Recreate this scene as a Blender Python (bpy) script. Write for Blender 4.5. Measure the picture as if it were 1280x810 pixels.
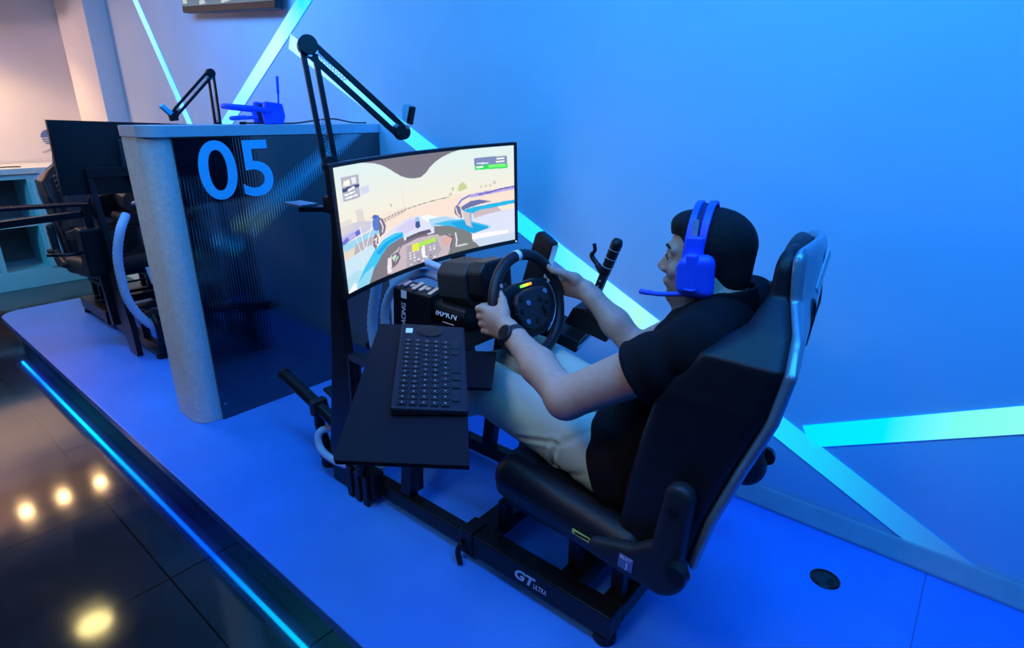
import bpy, bmesh, math, random
import numpy as np
from mathutils import Vector, Matrix

# ------------------------------------------------------------------ reset
for o in list(bpy.data.objects):
    bpy.data.objects.remove(o, do_unlink=True)
scene = bpy.context.scene
C = scene.collection
random.seed(5)
PI = math.pi

# ------------------------------------------------------------------ camera
cam_d = bpy.data.cameras.new('camera')
cam = bpy.data.objects.new('camera', cam_d)
C.objects.link(cam)
cam_d.sensor_width = 36.0
cam_d.lens = 20.25
cam_d.clip_start = 0.02
RW = ((0.76807227, 0.64034196, 0.005212),
      (0.22173007, -0.25830576, -0.94027332),
      (-0.60075017, 0.72335352, -0.34038056))
cam.matrix_world = Matrix(((RW[0][0], -RW[1][0], -RW[2][0], 0.0),
                           (RW[0][1], -RW[1][1], -RW[2][1], -1.9169),
                           (RW[0][2], -RW[1][2], -RW[2][2], 1.30),
                           (0, 0, 0, 1)))
scene.camera = cam

# ------------------------------------------------------------------ world and lights
scene.view_settings.view_transform = 'Standard'
scene.view_settings.look = 'None'
scene.view_settings.gamma = 1.0
scene.view_settings.exposure = 0.0
scene.view_settings.use_curve_mapping = False
world = bpy.data.worlds.new('world')
scene.world = world
world.use_nodes = True
wb = world.node_tree.nodes['Background']
wb.inputs[0].default_value = (0.03, 0.12, 0.50, 1)
wb.inputs[1].default_value = 0.14


def light(name, kind, loc, target, power, color, size=0.3, size_y=None, spot=60, blend=0.6):
    d = bpy.data.lights.new(name, kind)
    d.energy = power
    d.color = color
    if kind == 'AREA':
        d.size = size
        if size_y:
            d.shape = 'RECTANGLE'
            d.size_y = size_y
    else:
        d.shadow_soft_size = size
    if kind == 'SPOT':
        d.spot_size = math.radians(spot)
        d.spot_blend = blend
    o = bpy.data.objects.new(name, d)
    C.objects.link(o)
    o.location = loc
    v = Vector(target) - Vector(loc)
    o.rotation_euler = v.to_track_quat('-Z', 'Y').to_euler()
    return o


CEIL = 2.45
# blue LED wash running along the ceiling in front of the wall
light('blue_wash', 'AREA', (-0.6, -1.3, CEIL - 0.06), (-0.7, -0.1, 0.7), 64, (0.03, 0.40, 1.0), 3.6, 0.4)
light('blue_wash_far', 'AREA', (-3.4, -1.2, CEIL - 0.06), (-4.2, -0.1, 0.9), 44, (0.10, 0.36, 1.0), 1.5, 0.4)
light('cabinet_cyan_fill', 'SPOT', (-4.9, -3.2, 1.9), (-6.5, -0.75, 0.10), 190, (0.03, 0.60, 0.95), 0.2, spot=30, blend=0.6)  # unseen spot, added to tint the cabinet front cyan
# blue light over the stage
light('stage_blue', 'AREA', (-0.1, -0.9, CEIL - 0.06), (0.0, -0.8, 0), 32, (0.01, 0.14, 1.0), 3.0, 0.5)
# pale fill spot added above the aisle to light the driver's near side
light('aisle_fill', 'SPOT', (-0.85, -2.35, 2.35), (-0.92, -0.82, 0.60), 66, (1.0, 0.86, 0.84), 0.35, spot=44, blend=0.9)
light('pillar_fill', 'SPOT', (-2.2, -3.4, 2.35), (-2.65, -1.0, 0.6), 120, (0.80, 0.88, 1.0), 0.3, spot=34, blend=0.9)  # added spot that brightens the partition, no fixture there
light('driver_fill', 'SPOT', (-0.9, -0.95, 2.35), (-0.88, -0.85, 0.5), 8, (0.90, 1.0, 0.88), 0.15, spot=36, blend=0.8)  # extra overhead fill for trousers and arms, not a real lamp
# warm room light at the far end
light('warm_far', 'AREA', (-6.75, -2.0, 1.95), (-5.6, 0.0, 1.3), 30, (1.0, 0.66, 0.62), 0.5, 0.5)

# ------------------------------------------------------------------ materials


def mat(name, base, rough=0.5, metal=0.0, noise=0.06, nscale=30.0, bump=0.0, bscale=200.0, spec=0.5, coat=0.0):
    m = bpy.data.materials.new(name)
    m.use_nodes = True
    nt = m.node_tree
    b = nt.nodes['Principled BSDF']
    b.inputs['Roughness'].default_value = rough
    b.inputs['Metallic'].default_value = metal
    b.inputs['Specular IOR Level'].default_value = spec
    b.inputs['Coat Weight'].default_value = coat
    tc = nt.nodes.new('ShaderNodeTexCoord')
    n = nt.nodes.new('ShaderNodeTexNoise')
    n.inputs['Scale'].default_value = nscale
    n.inputs['Detail'].default_value = 4
    nt.links.new(tc.outputs['Object'], n.inputs['Vector'])
    r = nt.nodes.new('ShaderNodeValToRGB')
    lo = [max(0, c * (1 - noise)) for c in base]
    hi = [min(1, c * (1 + noise)) for c in base]
    r.color_ramp.elements[0].color = (*lo, 1)
    r.color_ramp.elements[1].color = (*hi, 1)
    r.color_ramp.elements[0].position = 0.3
    r.color_ramp.elements[1].position = 0.7
    nt.links.new(n.outputs['Fac'], r.inputs['Fac'])
    nt.links.new(r.outputs['Color'], b.inputs['Base Color'])
    if bump:
        n2 = nt.nodes.new('ShaderNodeTexNoise')
        n2.inputs['Scale'].default_value = bscale
        nt.links.new(tc.outputs['Object'], n2.inputs['Vector'])
        bp = nt.nodes.new('ShaderNodeBump')
        bp.inputs['Strength'].default_value = bump
        bp.inputs['Distance'].default_value = 0.002
        nt.links.new(n2.outputs['Fac'], bp.inputs['Height'])
        nt.links.new(bp.outputs['Normal'], b.inputs['Normal'])
    return m


def emis(name, col, strength=1.0):
    m = bpy.data.materials.new(name)
    m.use_nodes = True
    nt = m.node_tree
    b = nt.nodes['Principled BSDF']
    b.inputs['Base Color'].default_value = (0.02, 0.02, 0.02, 1)
    b.inputs['Emission Color'].default_value = (*col, 1)
    b.inputs['Emission Strength'].default_value = strength
    b.inputs['Roughness'].default_value = 0.4
    return m


def emis_ramp(name, axis, lo, hi, stops, strength=1.0):
    """LED diffuser whose colour runs along one object axis."""
    m = emis(name, (1, 1, 1), strength)
    nt = m.node_tree
    b = nt.nodes['Principled BSDF']
    tc = nt.nodes.new('ShaderNodeTexCoord')
    sp = nt.nodes.new('ShaderNodeSeparateXYZ')
    nt.links.new(tc.outputs['Object'], sp.inputs[0])
    mr = nt.nodes.new('ShaderNodeMapRange')
    mr.inputs['From Min'].default_value = lo
    mr.inputs['From Max'].default_value = hi
    nt.links.new(sp.outputs[axis], mr.inputs['Value'])
    cr = nt.nodes.new('ShaderNodeValToRGB')
    els = cr.color_ramp.elements
    while len(els) < len(stops):
        els.new(0.5)
    for e, (p, c) in zip(els, stops):
        e.position = p
        e.color = (*c, 1)
    nt.links.new(mr.outputs[0], cr.inputs['Fac'])
    nt.links.new(cr.outputs['Color'], b.inputs['Emission Color'])
    return m


def attr_mat(name, attr, rough=0.5, emit=0.0, spec=0.4, bump=0.0, bscale=300):
    m = bpy.data.materials.new(name)
    m.use_nodes = True
    nt = m.node_tree
    b = nt.nodes['Principled BSDF']
    a = nt.nodes.new('ShaderNodeAttribute')
    a.attribute_name = attr
    b.inputs['Roughness'].default_value = rough
    b.inputs['Specular IOR Level'].default_value = spec
    if emit:
        b.inputs['Base Color'].default_value = (0.01, 0.01, 0.01, 1)
        nt.links.new(a.outputs['Color'], b.inputs['Emission Color'])
        b.inputs['Emission Strength'].default_value = emit
    else:
        n = nt.nodes.new('ShaderNodeTexNoise')
        n.inputs['Scale'].default_value = 60
        mx = nt.nodes.new('ShaderNodeMix')
        mx.data_type = 'RGBA'
        mx.blend_type = 'MULTIPLY'
        mx.inputs[0].default_value = 0.25
        nt.links.new(a.outputs['Color'], mx.inputs[6])
        nt.links.new(n.outputs['Fac'], mx.inputs[7])
        nt.links.new(mx.outputs[2], b.inputs['Base Color'])
        b.inputs['Subsurface Weight'].default_value = 0.08
        b.inputs['Subsurface Radius'].default_value = (0.01, 0.004, 0.002)
    if bump:
        n2 = nt.nodes.new('ShaderNodeTexNoise')
        n2.inputs['Scale'].default_value = bscale
        bp = nt.nodes.new('ShaderNodeBump')
        bp.inputs['Strength'].default_value = bump
        bp.inputs['Distance'].default_value = 0.001
        nt.links.new(n2.outputs['Fac'], bp.inputs['Height'])
        nt.links.new(bp.outputs['Normal'], b.inputs['Normal'])
    return m


M = {}
M['wall'] = mat('wall_paint', (0.62, 0.74, 0.88), 0.75, noise=0.03, nscale=3, bump=0.15, bscale=90)
M['wall_far'] = mat('wall_paint_pale', (0.80, 0.76, 0.76), 0.75, noise=0.03, nscale=3)
M['skirt'] = mat('skirting_grey', (0.42, 0.50, 0.55), 0.55, noise=0.06, nscale=20)
M['stage'] = mat('blue_stage_vinyl', (0.06, 0.30, 0.98), 0.42, noise=0.07, nscale=5, bump=0.12, bscale=140, spec=0.35)
M['stage_edge'] = mat('stage_edge_trim', (0.06, 0.14, 0.5), 0.35)
M['dark'] = mat('recess_black', (0.008, 0.008, 0.010), 0.7)
M['ceil'] = mat('ceiling_paint', (0.10, 0.11, 0.14), 0.9)
M['soffit'] = mat('soffit_paint', (0.75, 0.55, 0.40), 0.7)
M['stone'] = mat('grey_laminate', (0.54, 0.57, 0.58), 0.6, noise=0.10, nscale=60, bump=0.2, bscale=120)
M['laminate_top'] = mat('grey_laminate_top', (0.44, 0.52, 0.60), 0.4, noise=0.05, nscale=60)
M['cab'] = mat('cabinet_white', (0.62, 0.68, 0.70), 0.45, noise=0.03)
M['cab_front'] = mat('cabinet_cyan_lit', (0.30, 0.56, 0.64), 0.45, noise=0.03)  # cyan light falling on the cabinet is put into this colour
M['cab_in'] = mat('cabinet_inner', (0.14, 0.13, 0.13), 0.7)
M['metal'] = mat('black_powder_coat', (0.010, 0.010, 0.013), 0.36, metal=0.1, noise=0.2, bump=0.08, bscale=400, spec=0.3)
M['plastic'] = mat('black_plastic', (0.008, 0.008, 0.011), 0.42, noise=0.15, spec=0.35)
M['plastic_soft'] = mat('charcoal_plastic', (0.014, 0.015, 0.020), 0.55, noise=0.15, bump=0.05, bscale=500)
M['tray'] = mat('tray_board_black', (0.006, 0.008, 0.016), 0.6, noise=0.12, nscale=80, spec=0.12)
M['kbd'] = mat('keyboard_case', (0.012, 0.016, 0.030), 0.5, noise=0.08, spec=0.2)
M['key'] = mat('keyboard_keycap', (0.008, 0.009, 0.014), 0.35, noise=0.08)
M['legend'] = mat('key_legend', (0.45, 0.54, 0.68), 0.5)
M['leather'] = mat('black_leatherette', (0.010, 0.011, 0.016), 0.45, noise=0.15, bump=0.25, bscale=260, spec=0.35)
M['shell'] = mat('silver_seat_shell', (0.20, 0.32, 0.42), 0.28, metal=0.35, noise=0.05, coat=0.5)
M['seat_label'] = mat('pale_blue_label', (0.45, 0.65, 0.75), 0.5)
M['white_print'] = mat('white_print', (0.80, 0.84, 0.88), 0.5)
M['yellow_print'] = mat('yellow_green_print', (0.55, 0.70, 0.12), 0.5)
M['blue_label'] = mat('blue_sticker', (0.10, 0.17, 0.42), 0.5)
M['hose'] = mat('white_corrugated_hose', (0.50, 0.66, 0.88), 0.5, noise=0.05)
M['silver'] = mat('brushed_silver', (0.55, 0.6, 0.68), 0.3, metal=0.8)
M['shirt'] = mat('black_cotton', (0.006, 0.007, 0.010), 0.9, noise=0.2, nscale=120, bump=0.3, bscale=900, spec=0.15)
M['pants'] = mat('khaki_cotton', (0.42, 0.58, 0.48), 0.85, noise=0.03, nscale=12, bump=0.3, bscale=700, spec=0.2)
M['hair'] = mat('dark_hair', (0.008, 0.008, 0.010), 0.75, noise=0.5, nscale=150, bump=0.9, bscale=420, spec=0.25)
M['watch'] = mat('black_rubber', (0.012, 0.014, 0.018), 0.5)
M['headset'] = mat('blue_headset_plastic', (0.015, 0.10, 0.95), 0.42, noise=0.04)
M['headset_pad'] = mat('headset_padding', (0.010, 0.02, 0.10), 0.8)
M['grey_insert'] = mat('grey_band_insert', (0.10, 0.22, 0.36), 0.4)
M['number'] = mat('cyan_number_vinyl', (0.10, 0.66, 1.0), 0.4, noise=0.03)
M['shoe'] = mat('dark_shoe', (0.02, 0.02, 0.025), 0.7)
M['eye'] = mat('eye_white', (0.7, 0.7, 0.7), 0.2)
M['iris'] = mat('iris_brown', (0.03, 0.015, 0.01), 0.2)
M['skin'] = attr_mat('skin', 'tone', 0.5, bump=0.15)
M['screen'] = attr_mat('lit_screen', 'tone', 0.3, emit=1.12)

# glossy dark floor tiles


def floor_material():
    m = mat('dark_polished_tile', (0.036, 0.034, 0.037), 0.10, noise=0.5, nscale=2.2)
    nt = m.node_tree
    b = nt.nodes['Principled BSDF']
    tc = nt.nodes.new('ShaderNodeTexCoord')
    br = nt.nodes.new('ShaderNodeTexBrick')
    br.offset = 0.0
    br.inputs['Scale'].default_value = 1.0
    br.inputs['Brick Width'].default_value = 0.6
    br.inputs['Row Height'].default_value = 0.6
    br.inputs['Mortar Size'].default_value = 0.003
    br.inputs['Mortar'].default_value = (0.0, 0.0, 0.0, 1)
    br.inputs['Color1'].default_value = (1, 1, 1, 1)
    br.inputs['Color2'].default_value = (0.8, 0.8, 0.8, 1)
    mp = nt.nodes.new('ShaderNodeMapping')
    mp.inputs['Location'].default_value = (0.07, 0.27, 0)
    nt.links.new(tc.outputs['Object'], mp.inputs[0])
    nt.links.new(mp.outputs[0], br.inputs['Vector'])
    mx = nt.nodes.new('ShaderNodeMix')
    mx.data_type = 'RGBA'
    mx.blend_type = 'MULTIPLY'
    mx.inputs[0].default_value = 1.0
    src = b.inputs['Base Color'].links[0].from_socket
    nt.links.new(src, mx.inputs[6])
    nt.links.new(br.outputs['Color'], mx.inputs[7])
    nt.links.new(mx.outputs[2], b.inputs['Base Color'])
    n = nt.nodes.new('ShaderNodeTexNoise')
    n.inputs['Scale'].default_value = 9
    n.inputs['Detail'].default_value = 6
    nt.links.new(tc.outputs['Object'], n.inputs['Vector'])
    mr = nt.nodes.new('ShaderNodeMapRange')
    mr.inputs['To Min'].default_value = 0.04
    mr.inputs['To Max'].default_value = 0.13
    nt.links.new(n.outputs['Fac'], mr.inputs['Value'])
    nt.links.new(mr.outputs[0], b.inputs['Roughness'])
    b.inputs['Specular IOR Level'].default_value = 0.9
    return m


M['floor'] = floor_material()


def ribbed_material():
    m = mat('fluted_dark_glass', (0.004, 0.005, 0.014), 0.05, noise=0.1, spec=0.7)
    nt = m.node_tree
    b = nt.nodes['Principled BSDF']
    tc = nt.nodes.new('ShaderNodeTexCoord')
    w = nt.nodes.new('ShaderNodeTexWave')
    w.bands_direction = 'Y'
    w.inputs['Scale'].default_value = 26
    nt.links.new(tc.outputs['Object'], w.inputs['Vector'])
    bp = nt.nodes.new('ShaderNodeBump')
    bp.inputs['Strength'].default_value = 0.10
    bp.inputs['Distance'].default_value = 0.0012
    b.inputs['IOR'].default_value = 1.9
    nt.links.new(w.outputs['Fac'], bp.inputs['Height'])
    nt.links.new(bp.outputs['Normal'], b.inputs['Normal'])
    return m


M['glass'] = ribbed_material()

# ------------------------------------------------------------------ helpers


def root_offset(parent):
    v = Vector((0, 0, 0))
    p = parent
    while p is not None:
        v += p.location
        p = p.parent
    return v


def tag(o, label=None, cat=None, group=None, kind=None):
    if label:
        o['label'] = label
    if cat:
        o['category'] = cat
    if group:
        o['group'] = group
    if kind:
        o['kind'] = kind
    return o


def thing(name, label, cat, loc=(0, 0, 0), group=None):
    o = bpy.data.objects.new(name, None)
    o.empty_display_size = 0.05
    C.objects.link(o)
    o.location = loc
    return tag(o, label, cat, group)


def obj(name, bm, material, parent=None, smooth=False, bevel=0.0, label=None, origin=None):
    """Link a bmesh (world coordinates) as one mesh object, origin at the parent's."""
    me = bpy.data.meshes.new(name)
    bmesh.ops.recalc_face_normals(bm, faces=bm.faces)
    off = root_offset(parent)
    if parent is None and origin is not None:
        off = Vector(origin)
    bmesh.ops.translate(bm, vec=-off, verts=bm.verts)
    bm.to_mesh(me)
    bm.free()
    mats = material if isinstance(material, (list, tuple)) else [material]
    for m in mats:
        me.materials.append(m)
    if smooth:
        me.shade_smooth()
    o = bpy.data.objects.new(name, me)
    C.objects.link(o)
    if parent is not None:
        o.parent = parent
    elif origin is not None:
        o.location = origin
    if bevel:
        md = o.modifiers.new('bevel', 'BEVEL')
        md.width = bevel
        md.segments = 2
        md.limit_method = 'ANGLE'
        md.angle_limit = math.radians(40)
    if label:
        o['label'] = label
    return o


def dup(root, loc, rotz, label=None, group=None):
    r = root.copy()
    C.objects.link(r)
    r.location = loc
    r.rotation_euler = (0, 0, rotz)
    if label:
        r['label'] = label
    if group:
        r['group'] = group

    def rec(a, b):
        for ch in list(a.children):
            c = ch.copy()
            C.objects.link(c)
            c.parent = b
            rec(ch, c)
    rec(root, r)
    return r


def frame(c, x, y, z):
    """4x4 matrix from an origin and three axes."""
    m = Matrix.Identity(4)
    for i, a in enumerate((x, y, z)):
        for j in range(3):
            m[j][i] = a[j]
    for j in range(3):
        m[j][3] = c[j]
    return m


def zframe(c, z, up=(0, 0, 1)):
    z = Vector(z).normalized()
    u = Vector(up)
    if abs(z.dot(u)) > 0.98:
        u = Vector((1, 0, 0))
    x = u.cross(z).normalized()
    y = z.cross(x).normalized()
    return frame(c, x, y, z)


def T(x, y, z):
    return Matrix.Translation((x, y, z))


def box(bm, c, s, m=None):
    """box centred on c with full sizes s, in the frame m"""
    hx, hy, hz = s[0] / 2, s[1] / 2, s[2] / 2
    mm = m if m is not None else Matrix.Identity(4)
    vs = [bm.verts.new(mm @ Vector((c[0] + a * hx, c[1] + b * hy, c[2] + d * hz)))
          for a in (-1, 1) for b in (-1, 1) for d in (-1, 1)]
    for f in ((0, 1, 3, 2), (4, 6, 7, 5), (0, 4, 5, 1), (2, 3, 7, 6), (0, 2, 6, 4), (1, 5, 7, 3)):
        bm.faces.new([vs[i] for i in f])
    return bm


def bar(bm, a, b, w, h, up=(0, 0, 1)):
    """rectangular bar from a to b; w across, h along 'up'"""
    a, b = Vector(a), Vector(b)
    z = (b - a)
    L = z.length
    m = zframe((a + b) / 2, z, up)
    return box(bm, (0, 0, 0), (w, h, L), m)


def prism(bm, poly, depth, m):
    """polygon (x, y) in frame m, extruded from z=0 to z=depth"""
    lo = [bm.verts.new(m @ Vector((p[0], p[1], 0))) for p in poly]
    hi = [bm.verts.new(m @ Vector((p[0], p[1], depth))) for p in poly]
    bm.faces.new(lo[::-1])
    bm.faces.new(hi)
    n = len(poly)
    for i in range(n):
        j = (i + 1) % n
        bm.faces.new((lo[i], lo[j], hi[j], hi[i]))
    return bm


def rrect(w, h, r, n=5):
    pts = []
    for cx, cy, a0 in ((w / 2 - r, h / 2 - r, 0), (-w / 2 + r, h / 2 - r, 90), (-w / 2 + r, -h / 2 + r, 180), (w / 2 - r, -h / 2 + r, 270)):
        for i in range(n + 1):
            a = math.radians(a0 + 90 * i / n)
            pts.append((cx + r * math.cos(a), cy + r * math.sin(a)))
    return pts


def lathe(bm, prof, m, seg=24):
    """profile [(r, z)] revolved around z of frame m, ends closed"""
    rings = []
    for r, z in prof:
        if r < 1e-6:
            rings.append([bm.verts.new(m @ Vector((0, 0, z)))])
        else:
            rings.append([bm.verts.new(m @ Vector((r * math.cos(2 * PI * i / seg), r * math.sin(2 * PI * i / seg), z))) for i in range(seg)])
    for A, B in zip(rings, rings[1:]):
        for i in range(seg):
            j = (i + 1) % seg
            if len(A) == 1 and len(B) == 1:
                continue
            if len(A) == 1:
                bm.faces.new((A[0], B[i], B[j]))
            elif len(B) == 1:
                bm.faces.new((A[i], A[j], B[0]))
            else:
                bm.faces.new((A[i], A[j], B[j], B[i]))
    if len(rings[0]) > 1:
        bm.faces.new(rings[0][::-1])
    if len(rings[-1]) > 1:
        bm.faces.new(rings[-1])
    return bm


def cyl(bm, a, b, r, r2=None, seg=20):
    a, b = Vector(a), Vector(b)
    m = zframe(a, b - a)
    L = (b - a).length
    r2 = r if r2 is None else r2
    return lathe(bm, [(r, 0), (r2, L)], m, seg)


def smooth_path(pts, n=8):
    pts = [Vector(p) for p in pts]
    if len(pts) < 3:
        return pts
    out = []
    P = [pts[0] * 2 - pts[1]] + pts + [pts[-1] * 2 - pts[-2]]
    for i in range(1, len(P) - 2):
        for k in range(n):
            t = k / n
            a, b, c, d = P[i - 1], P[i], P[i + 1], P[i + 2]
            out.append(0.5 * ((2 * b) + (c - a) * t + (2 * a - 5 * b + 4 * c - d) * t * t + (3 * b - a - 3 * c + d) * t ** 3))
    out.append(pts[-1])
    return out


def tube(bm, path, r, seg=12, ridges=0.0, closed=False):
    path = [Vector(p) for p in path]
    rings = []
    n = len(path)
    prev = None
    for i, p in enumerate(path):
        if closed:
            t = (path[(i + 1) % n] - path[i - 1]).normalized()
        else:
            t = (path[min(i + 1, n - 1)] - path[max(i - 1, 0)]).normalized()
        if prev is None:
            u = Vector((0, 0, 1)) if abs(t.z) < 0.9 else Vector((1, 0, 0))
            x = t.cross(u).normalized()
        else:
            x = (prev - t * prev.dot(t)).normalized()
        prev = x
        y = t.cross(x)
        rr = (r[i] if isinstance(r, (list, tuple)) else r) * (1 + (ridges if i % 2 else -ridges))
        rings.append([bm.verts.new(p + (x * math.cos(2 * PI * k / seg) + y * math.sin(2 * PI * k / seg)) * rr) for k in range(seg)])
    prs = list(zip(rings, rings[1:]))
    if closed:
        prs.append((rings[-1], rings[0]))
    for A, B in prs:
        for k in range(seg):
            j = (k + 1) % seg
            bm.faces.new((A[k], A[j], B[j], B[k]))
    if not closed:
        bm.faces.new(rings[0][::-1])
        bm.faces.new(rings[-1])
    return bm


def NB():
    return bmesh.new()


def text(name, s, size, m, material, parent, depth=0.0015, sx=1.0, offset=0.0, shear=0.0, label=None):
    cu = bpy.data.curves.new(name, 'FONT')
    cu.body = s
    cu.size = size
    cu.extrude = depth / 2
    cu.offset = offset
    cu.shear = shear
    cu.align_x = 'CENTER'
    cu.align_y = 'CENTER'
    tmp = bpy.data.objects.new(name + '_tmp', cu)
    C.objects.link(tmp)
    bpy.context.view_layer.update()
    dg = bpy.context.evaluated_depsgraph_get()
    me = bpy.data.meshes.new_from_object(tmp.evaluated_get(dg))
    bpy.data.objects.remove(tmp, do_unlink=True)
    bpy.data.curves.remove(cu)
    off = Matrix.Translation(-root_offset(parent))
    me.transform(off @ m @ Matrix.Diagonal((sx, 1, 1, 1)))
    me.materials.clear()
    me.materials.append(material)
    o = bpy.data.objects.new(name, me)
    C.objects.link(o)
    o.parent = parent
    if label:
        o['label'] = label
    return o


# ------------------------------------------------------------------ implicit surfaces


class Field:
    """signed distance field on a grid, blended locally"""

    def __init__(self, lo, hi, h):
        self.h = h
        self.lo = np.array(lo, float)
        self.n = np.ceil((np.array(hi) - self.lo) / h).astype(int) + 1
        self.ax = [(self.lo[i] + h * np.arange(self.n[i])).astype(np.float32) for i in range(3)]
        self.D = np.full(tuple(self.n), 0.2, np.float32)

    def sl(self, lo, hi):
        s = []
        for i in range(3):
            a = int(max(0, math.floor((lo[i] - self.lo[i]) / self.h)))
            b = int(min(self.n[i], math.ceil((hi[i] - self.lo[i]) / self.h) + 1))
            s.append(slice(a, max(a, b)))
        s = tuple(s)
        X = self.ax[0][s[0]][:, None, None]
        Y = self.ax[1][s[1]][None, :, None]
        Z = self.ax[2][s[2]][None, None, :]
        return s, X, Y, Z

    def put(self, fn, lo, hi, k=0.01, op='add'):
        pad = k + 3 * self.h
        s, X, Y, Z = self.sl([v - pad for v in lo], [v + pad for v in hi])
        if 0 in self.D[s].shape:
            return self
        d = fn(X, Y, Z).astype(np.float32)
        a = self.D[s]
        if op == 'add':
            if k > 0:
                hh = np.maximum(k - np.abs(a - d), 0) / k
                self.D[s] = np.minimum(a, d) - hh * hh * k / 4
            else:
                self.D[s] = np.minimum(a, d)
        else:
            d = -d
            if k > 0:
                hh = np.maximum(k - np.abs(a - d), 0) / k
                self.D[s] = np.maximum(a, d) + hh * hh * k / 4
            else:
                self.D[s] = np.maximum(a, d)
        return self

    def cap(self, a, b, ra, rb=None, k=0.01, op='add'):
        rb = ra if rb is None else rb
        a = np.array(a, float)
        b = np.array(b, float)
        r = max(ra, rb)
        d = b - a
        L2 = float(d @ d) + 1e-12

        def fn(X, Y, Z):
            px, py, pz = X - a[0], Y - a[1], Z - a[2]
            t = np.clip((px * d[0] + py * d[1] + pz * d[2]) / L2, 0, 1)
            return np.sqrt((px - t * d[0]) ** 2 + (py - t * d[1]) ** 2 + (pz - t * d[2]) ** 2) - (ra + (rb - ra) * t)
        return self.put(fn, np.minimum(a, b) - r, np.maximum(a, b) + r, k, op)

    def ell(self, c, r, R=None, k=0.01, op='add'):
        c = np.array(c, float)
        r = np.array(r, float)
        m = r.max()
        R_ = np.eye(3) if R is None else np.array(R)

        def fn(X, Y, Z):
            x, y, z = X - c[0], Y - c[1], Z - c[2]
            q = [R_[0, i] * x + R_[1, i] * y + R_[2, i] * z for i in range(3)]
            k0 = np.sqrt((q[0] / r[0]) ** 2 + (q[1] / r[1]) ** 2 + (q[2] / r[2]) ** 2)
            k1 = np.sqrt((q[0] / r[0] ** 2) ** 2 + (q[1] / r[1] ** 2) ** 2 + (q[2] / r[2] ** 2) ** 2) + 1e-9
            return k0 * (k0 - 1) / k1
        return self.put(fn, c - m, c + m, k, op)

    def rbox(self, c, s, rad, R=None, k=0.01, op='add'):
        c = np.array(c, float)
        h = np.array(s, float) / 2 - rad
        m = float(np.linalg.norm(np.array(s) / 2))
        R_ = np.eye(3) if R is None else np.array(R)

        def fn(X, Y, Z):
            x, y, z = X - c[0], Y - c[1], Z - c[2]
            q = [np.abs(R_[0, i] * x + R_[1, i] * y + R_[2, i] * z) - h[i] for i in range(3)]
            o = np.sqrt(sum(np.maximum(v, 0) ** 2 for v in q))
            return o + np.minimum(np.maximum(np.maximum(q[0], q[1]), q[2]), 0) - rad
        return self.put(fn, c - m, c + m, k, op)

    def full(self, fn):
        X = self.ax[0][:, None, None]
        Y = self.ax[1][None, :, None]
        Z = self.ax[2][None, None, :]
        self.D = fn(self.D, X, Y, Z).astype(np.float32)
        return self

    def mesh(self):
        f = self.D
        h = self.h
        ins = f < 0
        c = np.zeros(tuple(self.n - 1), np.int8)
        for i in (0, 1):
            for j in (0, 1):
                for k in (0, 1):
                    c += ins[i:i + c.shape[0], j:j + c.shape[1], k:k + c.shape[2]]
        cells = np.argwhere((c > 0) & (c < 8))
        idx = np.full(c.shape, -1, np.int32)
        idx[cells[:, 0], cells[:, 1], cells[:, 2]] = np.arange(len(cells))
        corner = [(i, j, k) for i in (0, 1) for j in (0, 1) for k in (0, 1)]
        V = {q: f[cells[:, 0] + q[0], cells[:, 1] + q[1], cells[:, 2] + q[2]] for q in corner}
        acc = np.zeros((len(cells), 3))
        cnt = np.zeros(len(cells))
        for q in corner:
            for ax in range(3):
                if q[ax] == 0:
                    p = list(q)
                    p[ax] = 1
                    a, b = V[q], V[tuple(p)]
                    m = (a < 0) != (b < 0)
                    t = np.where(m, a / np.where(m, a - b, 1), 0)
                    for d in range(3):
                        acc[:, d] += np.where(m, q[d] + (t if d == ax else 0), 0)
                    cnt += m
        verts = (cells + acc / cnt[:, None]) * h + self.lo
        quads = []
        for ax in range(3):
            o1, o2 = [(1, 2), (2, 0), (0, 1)][ax]
            sa = [slice(None)] * 3
            sb = [slice(None)] * 3
            sa[ax] = slice(0, -1)
            sb[ax] = slice(1, None)
            A, B = ins[tuple(sa)], ins[tuple(sb)]
            e = np.argwhere(A != B)
            ok = (e[:, o1] > 0) & (e[:, o2] > 0) & (e[:, o1] < self.n[o1] - 1) & (e[:, o2] < self.n[o2] - 1)
            e = e[ok]
            flip = A[e[:, 0], e[:, 1], e[:, 2]]

            def cell(d1, d2):
                q = e.copy()
                q[:, o1] += d1
                q[:, o2] += d2
                return idx[q[:, 0], q[:, 1], q[:, 2]]
            Q = np.stack([cell(-1, -1), cell(0, -1), cell(0, 0), cell(-1, 0)], 1)
            Q[~flip] = Q[~flip][:, ::-1]
            quads.append(Q)
        return verts, np.concatenate(quads)


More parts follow.
